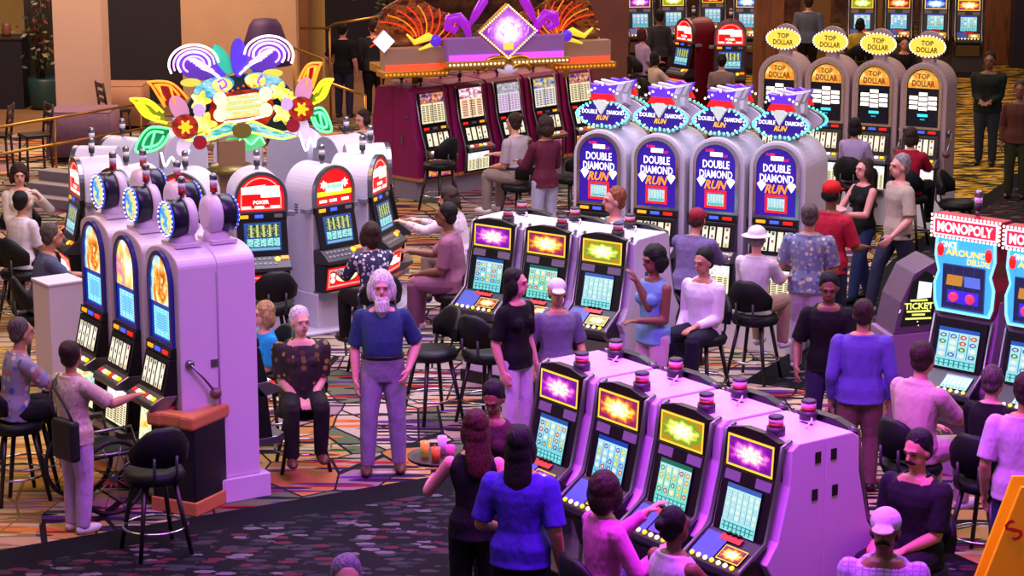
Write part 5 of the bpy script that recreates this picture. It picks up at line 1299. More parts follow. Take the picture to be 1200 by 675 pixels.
# ------------------------------------------------------------------ golden canopy over the magenta bank
def canopy():
    c0 = W(476, 92, 1.9); c1 = W(668, 62, 1.9)
    d = (c1-c0); L = d.length; ang = math.atan2(d.y, d.x)
    root = empty('golden_canopy', ((c0.x+c1.x)/2, (c0.y+c1.y)/2+.3, 0), R(20)); X1, Z1 = (1, 0, 0), (0, 0, 1)
    h = 1.45
    gp = mat('canopy_gold', '#d8a840', .35, .6)
    for x_ in (-1.15, 1.2): b = MB(); b.tube([(x_, .1, 1.63), (x_, .1, 1.9)], .05, gp, 10); b.build('post', root)
    for k, (x0, x1, y, z, m, nm) in enumerate(((-1.75, -.85, -.25, 1.86, mat('canopy_panel_red', '#a8806a', .5, 0, .12), 'end_panel'), (.85, 1.75, -.2, 1.86, mat('canopy_panel_red', '#a8806a'), 'end_panel'), (-.9, -.1, -.55, 2.0, mat('canopy_panel_violet', '#8a5a9a', .5, 0, .3), 'centre_panel'), (.1, .9, -.5, 2.0, mat('canopy_panel_violet', '#8a5a9a'), 'centre_panel'))):
        b = MB(); b.box(((x0+x1)/2, y, z+.17), (x1-x0, .2, .34), m); o = b.build(nm, root, bevel=.01)
        b = MB(); b.box(((x0+x1)/2, y-.03, z-.02), (x1-x0+.1, .34, .09), gp); b.build('gold_ledge', o, bevel=.01)
        b = MB(); b.box(((x0+x1)/2, y-.11, z+.06), (x1-x0-.04, .02, .09), glow('strip_red_lit', '#ff4a2a', 1.1) if nm == 'end_panel' else glow('strip_violet_lit', '#d04aff', 1.1)); b.build('lit_strip', o)
        b = MB(); n = int((x1-x0)/.06)
        for i in range(n+1): b.ball((x0+(x1-x0)*i/n, y-.21, z-.02), .016, BULB_O if nm == 'end_panel' else BULB_W, 6)
        b.build('bulb_row', o)
    b = MB(); b.box((0, .15, 1.88), (3.5, .5, .12), gp); b.build('deck', root, bevel=.01)
    # diamond sign
    s = .34; dm = [(0, -s*1.0), (s*1.15, 0), (0, s*1.0), (-s*1.15, 0)]; zc = 2.42
    b = MB(); b.plate([(p[0]*1.16, p[1]*1.18) for p in dm], (0, -.58, zc), X1, Z1, .1, gp); ds = b.build('diamond_frame', root, bevel=.01)
    g = G('diamond_sign_lit'); u, v = g.uv(); r_ = g.math('SQRT', (u-.5)*(u-.5)+(v-.52)*(v-.52)*.8)
    nz = g.noise(g.vec(u, v), 9, 3)
    col = g.ramp(r_*2.2+nz*.35-.12, [(0, '#ffffff'), (.45, '#ffe8ff'), (.7, '#c86ae8'), (1, '#8a2ac0')], False)
    col = g.mix(g.noise(g.vec(u*3, v*1.4, 3), 7, 1).gt(.6)*g.rect(u, v, .1, .38, .9, .7), col, '#e8a0f0'); col = g.mix(g.rect(u, v, .4, .12, .6, .26), col, '#e8d050')
    b = MB(); b.plate(dm, (0, -.68, zc), X1, Z1, .02, g.surf('#200820', .3, 0, col, 1.2), gp); b.build('diamond_face', ds)
    b = MB()
    for i in range(4):
        p, q = Vector((*dm[i], 0)), Vector((*dm[(i+1) % 4], 0))
        for k in range(14): w_ = p.lerp(q, k/14)*1.1; b.ball((w_.x, -.7, zc+w_.y), .014, BULB_W, 6)
    b.build('bulb_trim', ds)
    for k in (-1, 1):
        for j, (r1, x_) in enumerate(((.24, .12), (.15, .16))):
            b = MB(); b.tube([(k*(.04+x_+r1*math.sin(a)), -.66-.02*j, 1.98-.08*j+r1*.7*math.cos(a)-r1*.4) for a in [R(-80+160*i/10) for i in range(11)]], [.03+.012*math.sin(PI*i/10) for i in range(11)], GOLDM, 8); b.build('gold_scroll', root)
    b = MB(); b.ball((0, -.66, 1.88), (.16, .06, .07), mat('pendant_pearl', '#d8c8e8', .2, 0, .3), 14); b.build('pendant', root)
    for k in (-1, 1):
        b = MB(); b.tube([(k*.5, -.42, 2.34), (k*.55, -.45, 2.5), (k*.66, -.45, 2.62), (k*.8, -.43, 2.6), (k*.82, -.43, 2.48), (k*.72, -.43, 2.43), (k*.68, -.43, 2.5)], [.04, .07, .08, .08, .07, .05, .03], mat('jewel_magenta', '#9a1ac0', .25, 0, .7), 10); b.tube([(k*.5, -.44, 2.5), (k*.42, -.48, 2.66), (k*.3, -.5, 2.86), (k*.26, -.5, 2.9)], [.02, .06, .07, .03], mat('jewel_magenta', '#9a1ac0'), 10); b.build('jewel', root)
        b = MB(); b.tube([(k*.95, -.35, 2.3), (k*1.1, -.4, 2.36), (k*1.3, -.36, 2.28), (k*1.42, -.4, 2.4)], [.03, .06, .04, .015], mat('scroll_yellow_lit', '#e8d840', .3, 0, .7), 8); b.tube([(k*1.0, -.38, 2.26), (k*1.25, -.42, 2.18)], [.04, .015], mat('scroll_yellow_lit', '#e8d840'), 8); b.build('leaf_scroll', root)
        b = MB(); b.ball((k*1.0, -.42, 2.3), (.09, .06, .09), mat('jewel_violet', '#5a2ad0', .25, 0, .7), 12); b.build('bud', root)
        for j in range(12):
            b = MB(); a0_ = R(8+j*13)
            for i in range(20):
                t = i/19; r1 = .2+.7*t; a = a0_+t*.55
                b.ball((k*(1.1-.75*r1*math.cos(a)), .03*j-.1, 2.2+r1*math.sin(a)*.62), .0115, (BULB_R, BULB_O)[j % 3 == 1], 5)
            b.build('feather_bulbs', root)
        fb = MB(); pl_ = [(.38, 2.0), (1.62, 2.0), (1.72, 2.4), (1.6, 2.72), (1.3, 2.88), (1.0, 2.82), (.75, 2.66), (.5, 2.6)]
        gg = G('fan_copper'); pp = gg.obj(); fm = _M.get('fan_copper') or reg(gg.surf(gg.ramp(gg.noise(gg.mapping(pp, (1, 1, 1.6)), 7, 4, .6), [(.3, '#2a100a'), (.45, '#6a2a12'), (.55, '#b87a2a'), (.62, '#7a1a14'), (.75, '#d8a850')], False), .45, .3))
        fb.plate([(k*x_, z_) for x_, z_ in (pl_ if k > 0 else pl_[::-1])], (0, .22, 0), X1, Z1, .06, fm); fb.build('fan_board', root, bevel=.01)
        b = MB(); b.ball((k*1.45, .1, 2.22), (.26, .2, .14), mat('canopy_bronze', '#7a4a1c', .4, .4), 14, None, .05); b.build('bronze_shell', root)
    b = MB(); b.plate([(0, -.16), (.16, 0), (0, .16), (-.16, 0)], (-1.78, -.4, 2.32), X1, Z1, .06, mat('small_diamond_lit', '#f4e8f4', .3, 0, .9), mat('frame_pink', '#c86a8a', .4)); b.build('small_diamond', root)
    return tag(root, 'golden canopy with a glowing white and purple diamond sign above the magenta machines', 'sign')
canopy()
# ------------------------------------------------------------------ litter bin, pedestal, wheelchair, yellow sign
root = empty('waste_bin', W(262, 590) , R(0)); a_ = W(230, 606); b__ = W(296, 574); th = math.atan2(b__.y-a_.y, b__.x-a_.x); wv = (b__-a_).length; mid = (a_+b__)/2
nv = Vector((-math.sin(th), math.cos(th), 0)); dp = .42
root.location = mid+nv*dp/2; root.rotation_euler.z = th
b = MB(); b.box((0, 0, .06), (wv+.03, dp+.03, .12), WOODO); b.build('plinth', root, bevel=.012)
b = MB(); b.box((0, 0, .42), (wv, dp, .62), mat('bin_black', '#0b1116', .3)); b.build('body', root, bevel=.008)
b = MB()
for x_, y_, sx, sy in ((0, -dp/2+.05, wv+.08, .14), (0, dp/2-.05, wv+.08, .14), (-wv/2+.05, 0, .14, dp-.18), (wv/2-.05, 0, .14, dp-.18)): b.box((x_, y_, .785), (sx, sy, .12), WOODO)
b.build('wooden_rim', root, bevel=.025)
b = MB(); b.box((0, 0, .745), (wv-.16, dp-.16, .03), BLACKP); b.build('opening', root)
tag(root, 'black waste bin with an orange wooden rim and base, beside the pink side panel', 'bin')
p = W(68, 327, 1.3); root = empty('pedestal', (p.x, p.y, 0), R(36)); b = MB(); b.box((0, 0, .64), (.36, .36, 1.28), mat('pedestal_white', '#c9bccb', .5)); b.build('body', root, bevel=.01)
b = MB(); b.box((0, 0, 1.29), (.38, .38, .025), mat('pedestal_white', '#c9bccb')); b.build('top', root, bevel=.006); tag(root, 'plain pale pedestal at the far end of the left bank', 'pedestal')
def wheelchair(loc, rz, label):
    root = empty('wheelchair', loc, rz)
    for k in (-1, 1):
        b = MB(); b.tube([(k*.3, .0+.3*math.cos(2*PI*i/28), .31+.3*math.sin(2*PI*i/28)) for i in range(28)], .02, mat('tyre_black', '#101014', .6), 8, True); wh = b.build('wheel', root)
        b = MB()
        for i in range(10): b.tube([(k*.3, 0, .31), (k*.3, .29*math.cos(2*PI*i/10), .31+.29*math.sin(2*PI*i/10))], .004, STEEL, 5)
        b.lathe([(.03, -.03), (.03, .03)], (k*.3, 0, .31), STEEL, 10, (1, 0, 0)); b.build('spokes', wh)
        b = MB(); b.tube([(k*.24, -.42+.09*math.cos(2*PI*i/16), .1+.085*math.sin(2*PI*i/16)) for i in range(16)], .015, BLACKP, 6, True); b.tube([(k*.24, -.42, .1), (k*.24, -.38, .3)], .012, STEEL, 6); b.build('caster', root)
        b = MB(); b.tube([(k*.25, .22, .95), (k*.25, .2, .5), (k*.25, .18, .3)], .014, STEEL, 6); b.tube([(k*.25, .2, .5), (k*.25, -.3, .48), (k*.24, -.45, .15), (k*.2, -.55, .1)], .014, STEEL, 6); b.tube([(k*.25, .2, .7), (k*.25, -.2, .7), (k*.25, -.25, .5)], .014, STEEL, 6); b.tube([(k*.25, .22, .95), (k*.25, .32, .97)], .018, BLACKP, 6); b.build('frame', root)
        b = MB(); b.box((k*.12, -.55, .1), (.16, .14, .02), BLACKP); b.build('footrest', root)
    b = MB(); b.box((0, -.05, .48), (.46, .44, .05), BLACKV); b.build('seat', root, bevel=.015)
    b = MB(); b.box((0, .2, .74), (.46, .04, .42), BLACKV); b.build('backrest', root, bevel=.015)
    return tag(root, label, 'wheelchair')
wheelchair(W(114, 592), R(128), 'black wheelchair partly behind the standing woman with the shoulder bag')
p = WY(1206, 568, 13.2); root = empty('a_frame_sign', (p.x, p.y, 0)); YS = mat('sign_yellow', '#ffe600', .45)
for k in (-1, 1):
    b = MB(); b.plate([(-.58, 0), (.58, 0), (.06, p.z), (-.06, p.z)], (0, -.05-k*.0, 0), (1, 0, 0), (0, .02, 1) if k > 0 else (0, .1, 1), .03, YS)
    if k > 0: b.text('S', (-.1, -.07, p.z-.27), (.8, 0, .6), (-.6, .02, .8), .14, mat('sign_scarlet', '#b8301a', .5), .012)
    o = b.build('sign_board', root, bevel=.006); o.location.y = 0 if k > 0 else .12
tag(root, 'yellow peaked floor sign with a scarlet squiggle, cut off at the lower right corner', 'sign')
# ------------------------------------------------------------------ the people (head tops at photo pixels)
REACH = (-.02, .27, -.13); LAP = (-.06, .17, -.2); HANG = (.035, .03, -.31); DECK = (-.02, .22, -.17)
BLK = cl('black', '#0e0d12'); NAV = cl('navy', '#1a1a2c')
P = person
P('woman in cream print blouse and lilac trousers with a black shoulder bag', 84, 400, 138, 1.56, 'f', hair=('short', 'brown'), skin='tan', top=(F_PALE, 'short', False), bot=('pants', cl('lilac_trousers', '#c4a8cc')), shoe=SHOEW, arms=((.1, .16, -.26), (.03, .28, -.1)), look=(20, -8), spread=.045, build=1.08)
BAGP = list(body_info.values())[-1]
P('grey-haired man in a floral shirt seated at the far left, facing the left bank', 26, 374, 120, 1.6, 'm', 'sit', ('short', 'greybrown'), 'tan', (F_FLOR, 'short', False), ('pants', TR), arms=(DECK, REACH), lean=8, stool='black stool under the man in the floral shirt at the left edge')
P('grey-haired man in a slate blue shirt leaning to the edge-on card machine', 62, 263, 112, 1.7, 'm', 'sit', ('short', 'greybrown'), 'tan', (cl('slate', '#4c5270'), 'short', False), ('pants', TR), arms=(REACH, REACH), lean=12, stool='black stool under the man in the slate blue shirt')
P('dark-haired woman in white seen from behind at the left edge', 26, 225, 150, 1.6, 'f', 'sit', ('short', 'black'), 'tan', (WH, 'short', False), ('pants', TR), lean=4, stool='black high-backed stool under the dark-haired woman in white')
P('curly-haired woman in white turned towards us at the left edge', 22, 194, 18, 1.62, 'f', 'sit', ('curly', 'brown'), 'fair', (cl('ivory', '#d8ccc0'), 'long', False), ('pants', TH), arms=((.02, .14, .0), LAP), look=(0, 8), stool='black stool under the curly-haired woman in white')
P('dark-haired woman in white seated beyond the carousel', 424, 130, -50, 1.62, 'f', 'sit', ('bob', 'brown'), 'fair', (WH, 'short', False), ('pants', TR), look=(0, 14), stool='black stool under the woman in white beyond the carousel')
P('person in a black top and blue jeans standing by the handrail', 402, 27, 165, 1.72, 'm', hair=('short', 'black'), skin='rosy', top=(BLK, 'short', False), bot=('pants', cl('dark_jeans', '#2a2a44')), far=True, arms=((.08, .1, -.24), HANG))
P('bulky person in a charcoal jacket standing beside the stair rail', 437, 24, 195, 1.74, 'm', hair=('short', 'brown'), skin='rosy', top=(cl('charcoal', '#26242c'), 'long', False), bot=('pants', BLK), build=1.25, far=True)
P('man in a white shirt and khaki trousers seated at the magenta machines', 601, 133, -128, 1.76, 'm', 'sit', ('short', 'brown'), 'fair', (cl('greywhite', '#b0a2aa'), 'short', True), ('pants', TH), arms=(LAP, REACH), lean=6, shoe=SHOEW, stool='black stool under the man in khaki trousers')
P('curly dark-haired person in a maroon top and pale blue trousers', 638, 137, -150, 1.72, 'f', 'stand', ('curly', 'brown'), 'tan', (cl('maroon', '#5a1a34'), 'long', False), ('pants', cl('pale_blue', '#a4a4c4')), arms=((.0, .22, -.14), (.0, .2, -.18)))
P('curly-haired woman in a white print blouse leaning to the carousel', 524, 221, -110, 1.64, 'f', 'sit', ('curly', 'brown'), 'fair', (F_WHIT, 'long', False), ('pants', TH), arms=((.03, .3, -.02), (.0, .29, -.04)), lean=16, look=(10, 10), stool='black stool under the woman in the white print blouse')
P('man in a dusty mauve shirt and trousers seated at the carousel', 521, 239, -100, 1.76, 'm', 'sit', ('short', 'black'), 'brown', (cl('mauve', '#94607a'), 'short', False), ('pants', cl('mauve_trousers', '#7a4a66')), arms=(LAP, (.0, .27, -.1)), lean=8, shoe=SHOEW, stool='black stool under the man in dusty mauve')
P('woman in a navy and white floral blouse seen from behind at the carousel', 433, 261, -148, 1.64, 'f', 'sit', ('volume', 'brown'), 'fair', (F_BLUW, 'long', False), ('pants', TR), arms=(REACH, REACH), lean=6, build=1.1, stool='black stool under the woman in navy floral')
P('old man with long white hair and beard standing in a blue shirt', 447, 320, 4, 1.76, 'm', 'stand', ('volume', 'white'), 'rosy', (cl('denim_blue', '#2a3c66'), 'short', True), ('pants', cl('grey_lilac', '#857c96')), SHOEB, ((.02, .06, -.26, .7), (.03, .03, -.31)), belly=1.1, beard=('long', 'white'), look=(0, 4), feet=((.075, -.01), (.08, .03)), build=.98, collar=True)
P('grey-haired woman in a dark gold-printed shirt seated facing us', 352, 362, 12, 1.64, 'f', 'sit', ('short', 'white'), 'fair', (F_DARK, 'short', False), ('pants', cl('dark_olive', '#1c1a18')), SHOEB, ((-.07, .14, -.23), (-.07, .14, -.23)), seat=.55, look=(14, 0), build=1.2, belly=.8, feet=((.07, .15), (.08, .2)), collar=True)
P('blonde woman in a bright blue top seated beside the pink side panel', 307, 355, -58, 1.5, 'f', 'sit', ('volume', 'blond'), 'fair', (cl('bright_blue', '#1f9ad8'), 'short', False), ('pants', TR), arms=(LAP, LAP), seat=.5, stool='black stool under the blonde woman in blue')
P('dark-haired woman in a black T-shirt and white trousers standing in profile', 606, 317, 48, 1.66, 'f', 'stand', ('long', 'black'), 'rosy', (BLK, 'short', False), ('pants', LW), arms=(HANG, HANG), look=(25, 0), shoe=SHOEW)
P('man in a white cap and grey polo shirt seated facing us', 653, 329, 16, 1.62, 'm', 'sit', ('short', 'black'), 'tan', (cl('grey_polo', '#6f6c88'), 'short', False), ('pants', TH), arms=((.03, .1, -.25), (.05, .08, -.27)), hat=('cap', cl('cap_white', '#cfc6d4')), look=(-10, 0), seat=.61, stool='black stool under the man in the white cap', collar=True)
P('dark-skinned woman in a sky blue tank top standing with a hand to her face', 765, 290, -50, 1.7, 'f', 'stand', ('curly', 'black'), 'brown', (cl('sky_blue', '#6f9cc8'), 'none', False), ('pants', cl('rose_white', '#c8a4bc')), arms=((-.05, .16, -.16), (-.07, .1, .03)), look=(-10, 8), shoe=SHOEW)
P('man in a white shirt and dark trousers seated sideways on a stool', 824, 293, -38, 1.68, 'm', 'sit', ('short', 'black'), 'tan', (cl('shirt_white', '#e0d8e4'), 'long', False), ('pants', NAV), arms=((-.05, .16, -.2), (-.02, .12, -.24)), look=(-8, 10), seat=.61, stool='black stool under the man in the white shirt', collar=True)
P('person in a dull red cap and violet shirt leaning to the third violet machine', 818, 245, 150, 1.62, 'm', 'stand', ('short', 'dkred'), 'tan', (cl('dull_violet', '#6a5a8a'), 'long', False), ('pants', NAV), arms=(REACH, REACH), lean=14, build=1.1, hat=('cap', cl('cap_dullred', '#8a2030')))
P('reddish-haired person in a Hawaiian shirt seated before the leftmost violet machine', 719, 221, -75, 1.84, 'm', 'sit', ('short', 'red'), 'rosy', (F_HAWA, 'short', False), ('pants', TH), arms=(LAP, LAP), seat=.76, stool='black stool under the person in the Hawaiian shirt')
P('person in a white sun hat and white top seated at the rightmost violet machine', 888, 266, 150, 1.66, 'f', 'sit', ('short', 'grey'), 'fair', (WH, 'short', False), ('pants', cl('beige_print', '#a89078')), SHOEW, (DECK, REACH), hat=('sun_hat', cl('hat_white', '#d8ccd8')), stool='black high-backed stool under the person in the white sun hat')
P('person in a blue flowered shirt and white trousers standing with their back to us', 950, 240, 160, 1.7, 'm', 'stand', ('short', 'greybrown'), 'tan', (F_BLUE, 'short', False), ('pants', LW), arms=((.02, .16, -.2), (.0, .17, -.19)), build=1.12, shoe=SHOEW)
P('person in a red cap and red shirt behind the blue flowered shirt', 976, 213, 140, 1.82, 'm', 'stand', ('short', 'black'), 'brown', (cl('red_stripe', '#b01c38'), 'short', False), ('pants', cl('dark_jeans', '#2a2a44')), hat=('cap', cl('cap_red', '#c01820')), arms=((.0, .2, -.18), (.0, .2, -.18)))
P('brown-haired woman in black with blue jeans carrying a pink tray', 1012, 187, -60, 1.66, 'f', 'stand', ('long', 'brown'), 'rosy', (BLK, 'none', False), ('pants', BE), arms=((-.02, .22, -.14), (.0, .24, -.12)), feet=((.04, .1), (.04, -.1)))
TRAYP = list(body_info.values())[-1]
P('man in a beige shirt and dark jeans walking through the aisle', 1054, 182, -70, 1.8, 'm', 'stand', ('short', 'grey'), 'rosy', (cl('beige', '#b09c90'), 'short', False), ('pants', cl('dark_jeans', '#2a2a44')), arms=((.03, .12, -.27), (.05, -.06, -.29)), feet=((.04, -.14), (.04, .16)), shoe=SHOEW)
P('woman in a lilac shirt seated with her back to us at the yellow-signed machines', 1003, 139, 152, 1.62, 'f', 'sit', ('bob', 'black'), 'tan', (cl('lilac_shirt', '#b09ac4'), 'short', False), ('pants', TR), arms=(DECK, DECK), stool='black high-backed stool under the woman in lilac')
P('person in a crimson shirt seated at the rightmost yellow-signed machine', 1069, 150, 150, 1.64, 'f', 'sit', ('bob', 'brown'), 'fair', (cl('crimson', '#a0142c'), 'short', False), ('pants', TR), arms=(DECK, REACH), stool='black stool under the person in crimson')
P('dark-clothed person standing with folded hands on the golden carpet at the upper right', 1160, 62, -20, 1.78, 'm', 'stand', ('short', 'black'), 'brown', (cl('dark_green_black', '#14201c'), 'long', False), ('pants', cl('dark_slate', '#2c3440')), arms=((-.08, .14, -.2), (-.08, .14, -.2)), build=1.15, far=True)
P('person in brown standing at the right edge near the top', 1196, 96, -20, 1.7, 'm', 'stand', ('short', 'brown'), 'brown', (cl('umber', '#5a3424'), 'long', False), ('pants', cl('moss', '#343a22')), far=True)
P('black-haired man in a black top bending forward behind the pink bank', 972, 322, -8, 1.68, 'm', 'stand', ('short', 'black'), 'brown', (cl('black_green', '#10140f'), 'short', False), ('pants', cl('dark_jeans', '#2a2a44')), arms=((-.02, .18, -.2), (.05, .1, -.27)), lean=8, look=(0, 18))
P('person in a violet-blue shirt passing between the pink bank and the board-game machines', 1012, 352, 175, 1.64, 'm', 'stand', ('short', 'brown'), 'tan', (cl('violet_blue', '#5a50a0'), 'long', False), ('pants', cl('brown_trousers', '#6a4a4a')), build=1.12, belly=.3)
P('man in a cream shirt seated with his back to us at the board-game machine', 1084, 402, 128, 1.76, 'm', 'sit', ('short', 'brown'), 'rosy', (cl('cream', '#c0a89c'), 'short', False), ('pants', cl('cream_trousers', '#c4b4a4')), SHOEW, (LAP, REACH), lean=6, look=(12, 0), build=1.1, stool='black stool under the man in the cream shirt', beard=None, collar=True)
P('grey-haired person in a black T-shirt standing at the cut-off board-game machine', 1166, 430, 138, 1.6, 'm', 'sit', ('short', 'greybrown'), 'rosy', (BLK, 'short', False), ('shorts', BLK), SHOEK, (DECK, REACH), stool='black stool under the person in the black T-shirt', lean=4)
P('person in a white T-shirt and navy shorts cut off by the right edge', 1204, 438, 165, 1.74, 'm', 'stand', ('short', 'brown'), 'tan', (cl('tee_lilac_white', '#b8a4bc'), 'short', False), ('shorts', cl('navy_shorts', '#25205a')), SHOEW, arms=(HANG, HANG), build=1.1)
P('moustached man in a black polo shirt seated behind the pink bank', 1075, 508, -40, 1.74, 'm', 'sit', ('short', 'black'), 'tan', (cl('black_polo', '#15151c'), 'short', False), ('pants', TR), arms=(LAP, (-.04, .16, -.19)), beard=('tache', 'black'), look=(-5, 10), stool='black stool under the moustached man', build=1.08, collar=True)
P('man in a white baseball cap and lilac plaid shirt at the bottom edge', 1038, 600, -12, 1.74, 'm', 'sit', ('short', 'black'), 'brown', (PLAID, 'short', False), ('pants', TR), arms=(LAP, LAP), hat=('cap', cl('cap_white', '#d8cede')), look=(-5, -4), build=1.12, beard=('tache', 'black'), stool='stool under the man in plaid, hidden below the bottom edge', collar=True)
P('waitress with long dark auburn hair in black holding a drinks tray', 556, 482, 175, 1.68, 'f', 'stand', ('long', 'dkred'), 'rosy', (BLK, 'none', False), ('pants', BLK), arms=((.09, .2, -.12), (.06, .08, -.26)), look=(20, 6))
WAIT = list(body_info.values())[-1]
P('dark-haired woman in an indigo shirt and black trousers seen from behind', 611, 500, 165, 1.76, 'f', 'stand', ('long', 'black'), 'tan', (cl('indigo', '#3a2aa0'), 'short', False), ('pants', BLK), arms=((.02, .14, -.22), HANG), build=1.12)
P('dark-haired person with head bent, standing behind the waitress', 578, 450, -20, 1.6, 'f', 'stand', ('short', 'black'), 'brown', (cl('dark_wine', '#3a1426'), 'short', False), ('pants', BLK), look=(0, 30))
P('brown-haired woman in a bright pink top seated with one hand raised', 711, 553, 118, 1.68, 'f', 'sit', ('volume', 'brown'), 'rosy', (cl('pink', '#d45fb4'), 'long', False), ('pants', BE), arms=((-.02, .24, .0), (.0, .2, -.1)), look=(30, 0), stool='black stool under the woman in the bright pink top')
P('black-haired woman in a white top seated at the green-topped pink machine', 793, 596, 125, 1.6, 'f', 'sit', ('bun', 'black'), 'brown', (cl('pale_lilac', '#d0b4dc'), 'none', False), ('pants', TR), arms=(DECK, REACH), build=1.12, stool='black stool under the black-haired woman in white')
P('person at the bottom edge with only the top of greyish violet hair in view', 406, 657, 10, 1.65, 'f', 'stand', ('short', 'violet'), 'fair', (cl('slate', '#4c5270'), 'short', False), ('pants', TR))
P('person in dark grey standing behind the seated couple at the top', 772, 12, -160, 1.72, 'm', 'stand', ('short', 'black'), 'brown', (cl('dark_grey', '#33323a'), 'long', False), ('pants', BLK), far=True)
P('woman in lilac seated at the burgundy machine near the top', 754, 34, 118, 1.62, 'f', 'sit', ('bob', 'dkred'), 'rosy', (cl('lilac_shirt', '#b09ac4'), 'short', False), ('pants', TR), far=True, stool='black stool under the woman in lilac at the burgundy machine')
P('person in a cream top seated beside the woman in lilac', 769, 62, 118, 1.5, 'f', 'sit', ('bob', 'black'), 'tan', (cl('cream_top', '#cbb9a8'), 'short', False), ('pants', TR), far=True, arms=(REACH, REACH), stool='black stool under the person in the cream top')
P('dark-haired person in grey seated at the front-facing burgundy machine', 846, 64, 172, 1.6, 'f', 'sit', ('bun', 'black'), 'fair', (cl('warm_grey', '#8a7876'), 'short', False), ('pants', TH), far=True, stool='stool under the person at the front-facing burgundy machine')
P('tall person in a grey-blue shirt standing right of the wooden column', 948, -4, 170, 1.78, 'm', 'stand', ('short', 'brown'), 'fair', (cl('grey_blue', '#565e72'), 'long', False), ('pants', BLK), far=True, build=1.15)
P('person in yellow at the rear machine with the green marquee', 1008, 22, 178, 1.6, 'f', 'sit', ('bob', 'black'), 'brown', (cl('mustard', '#c0a83a'), 'short', False), ('pants', BLK), far=True, stool='stool under the person in yellow')
P('black-haired person facing us behind the third yellow oval sign', 1060, 44, 5, 1.6, 'm', 'sit', ('short', 'black'), 'tan', (BLK, 'long', False), ('pants', BLK), far=True, stool='stool under the black-haired person facing us')
bake_all()
# things they carry
def world(info, p): return info['loc']+info['rot'] @ p
i_ = BAGP; S_ = i_['arm'][1][0] if False else i_['arm'][0][0]; u_ = i_['u']
bag = empty('shoulder_bag', world(i_, Vector((-.09*u_, .115*u_, .53*u_))), R(138))
b = MB(); b.box((0, 0, 0), (.27, .09, .33), mat('bag_black', '#101014', .6)); b.build('bag_body', bag, bevel=.03)
b = MB(); b.tube([(-.1, 0, .15), (.0, .0, .28), (.17, -.03, .38), (.27, -.16, .45), (.25, -.08, .4), (.17, .02, .3), (.11, 0, .15)], .011, mat('bag_black', '#101014'), 6); b.build('strap', bag)
tag(bag, 'black shoulder bag hanging at the back of the woman in the cream blouse', 'bag')
def tray(info, k, name, m, label, drinks=()):
    T = info['arm'][k][2]; E_ = info['arm'][k][1]; d = (T-E_).normalized(); p = world(info, T+d*.22+Vector((0, 0, .03)))
    t = empty(name, p); b = MB(); b.lathe([(.2, 0), (.22, .012), (.225, .03), (.215, .03), (.2, .014)], (0, 0, 0), m, 24); b.build('tray_disc', t); tag(t, label, 'tray')
    for j, (x_, y_, mm, h_, l) in enumerate(drinks):
        g_ = MB(); g_.lathe([(.028, 0), (.034, h_), (.03, h_), (.026, .008)], (0, 0, 0), mm, 12); tag(g_.build('drinking_glass', loc=p+Vector((x_, y_, .016))), l, 'glass', 'drinks on the waitress tray')
tray(WAIT, 0, 'drinks_tray', mat('tray_brown', '#2a1614', .4), 'round dark drinks tray held out by the auburn-haired waitress', ((-.1, .02, mat('drink_yellow', '#e0b83a', .2, 0, .1), .11, 'glass with yellow drink on the waitress tray'), (.02, .08, mat('drink_clear', '#c8c0d8', .15), .13, 'tall clear glass on the waitress tray'), (.08, -.04, mat('drink_pink', '#c85a8a', .2), .1, 'glass with pink drink on the waitress tray'), (-.02, -.1, mat('drink_orange', '#d8782a', .2), .1, 'glass with orange drink on the waitress tray')))
tray(TRAYP, 0, 'serving_tray', mat('tray_pink', '#c88a9a', .4), 'pink serving tray carried by the brown-haired woman in jeans')
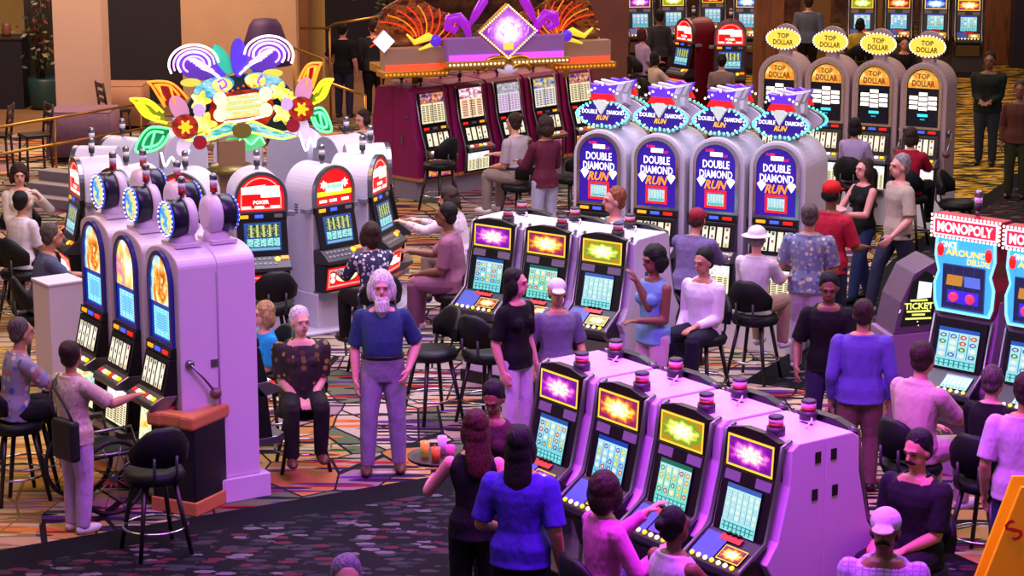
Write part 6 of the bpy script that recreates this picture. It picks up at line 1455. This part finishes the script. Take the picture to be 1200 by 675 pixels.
# empty stools and chairs
stool(180, 548, -150, 'large black stool in front of the waste bin and lever')
stool(507, 408, -60, 'empty black stool with a foot ring beside the old man in the blue shirt')
stool(571, 410, 143, 'empty black stool before the magenta-topped machine of the middle bank')
stool(318, 355, -160, 'empty black stool before the red card machine facing us')
stool(28, 480, 118, 'empty dark stool left of the woman with the shoulder bag')
stool(515, 190, -132, 'empty black stool before the left-end magenta machine')
stool(1122, 235, 60, 'empty dark stool in the aisle behind the board-game machines')
stool(668, 205, -134, 'empty black stool at the right end of the magenta row')
ch = copy_tree(STOOL); inf = [v for k, v in body_info.items()][14]; ch.location = inf['loc']; ch.location.z = -.0; ch.rotation_euler.z = R(12); ch.scale = (1, 1, .8); tag(ch, 'low black chair under the grey-haired woman in the dark gold print', 'chair')
root = empty('ceiling_tag')
bpy.data.objects.remove(root)
# ------------------------------------------------------------------ prototypes go
def kill(o):
    for c in list(o.children): kill(c)
    bpy.data.objects.remove(o)
for o in PROTO: kill(o)
# ------------------------------------------------------------------ light
def area(name, loc, size, power, col, target=None, sy=None):
    l = bpy.data.lights.new(name, 'AREA'); l.energy = power; l.color = lin(col)[:3]; l.size = size
    if sy: l.shape = 'RECTANGLE'; l.size_y = sy
    o = bpy.data.objects.new(name, l); COL.objects.link(o); o.location = loc
    if target: o.rotation_euler = (Vector(target)-Vector(loc)).to_track_quat('-Z', 'Y').to_euler()
    return o
area('ceiling_light_centre', (0, 23, 8.5), 7, 720, '#efe4ff').data.spread = R(125)
area('ceiling_light_magenta', (1.6, 12.6, 7.5), 3, 430, '#c83cf8', (1.5, 14.8, 1.0)).data.spread = R(85)
area('ceiling_light_front', (-2.5, 14, 8), 4, 350, '#e6b8f8', (-2.5, 18, 0))
area('ceiling_light_right', (7, 20, 8), 5, 420, '#f6dcdc')
area('ceiling_light_rear', (6, 34, 8), 7, 520, '#ffd8b8')
area('ceiling_light_left', (-6.5, 19.5, 7.5), 3, 260, '#ffcf78', (-5, 20, 0))
area('restaurant_light', (-7, 36, 7), 6, 1000, '#ffd6b0')
area('rear_light', (3, 45, 7), 8, 650, '#ffc4a0')
w = bpy.data.worlds.new('hall'); SC.world = w; w.use_nodes = True
bg = w.node_tree.nodes['Background']; bg.inputs[0].default_value = lin('#b0a0b8'); bg.inputs[1].default_value = .3
vs = SC.view_settings; vs.view_transform = 'Standard'; vs.look = 'None'; vs.gamma = 1; vs.exposure = .12; vs.use_curve_mapping = False
SC.cycles.use_denoising = True
SC.cycles.max_bounces = 5; SC.cycles.diffuse_bounces = 3; SC.cycles.glossy_bounces = 3
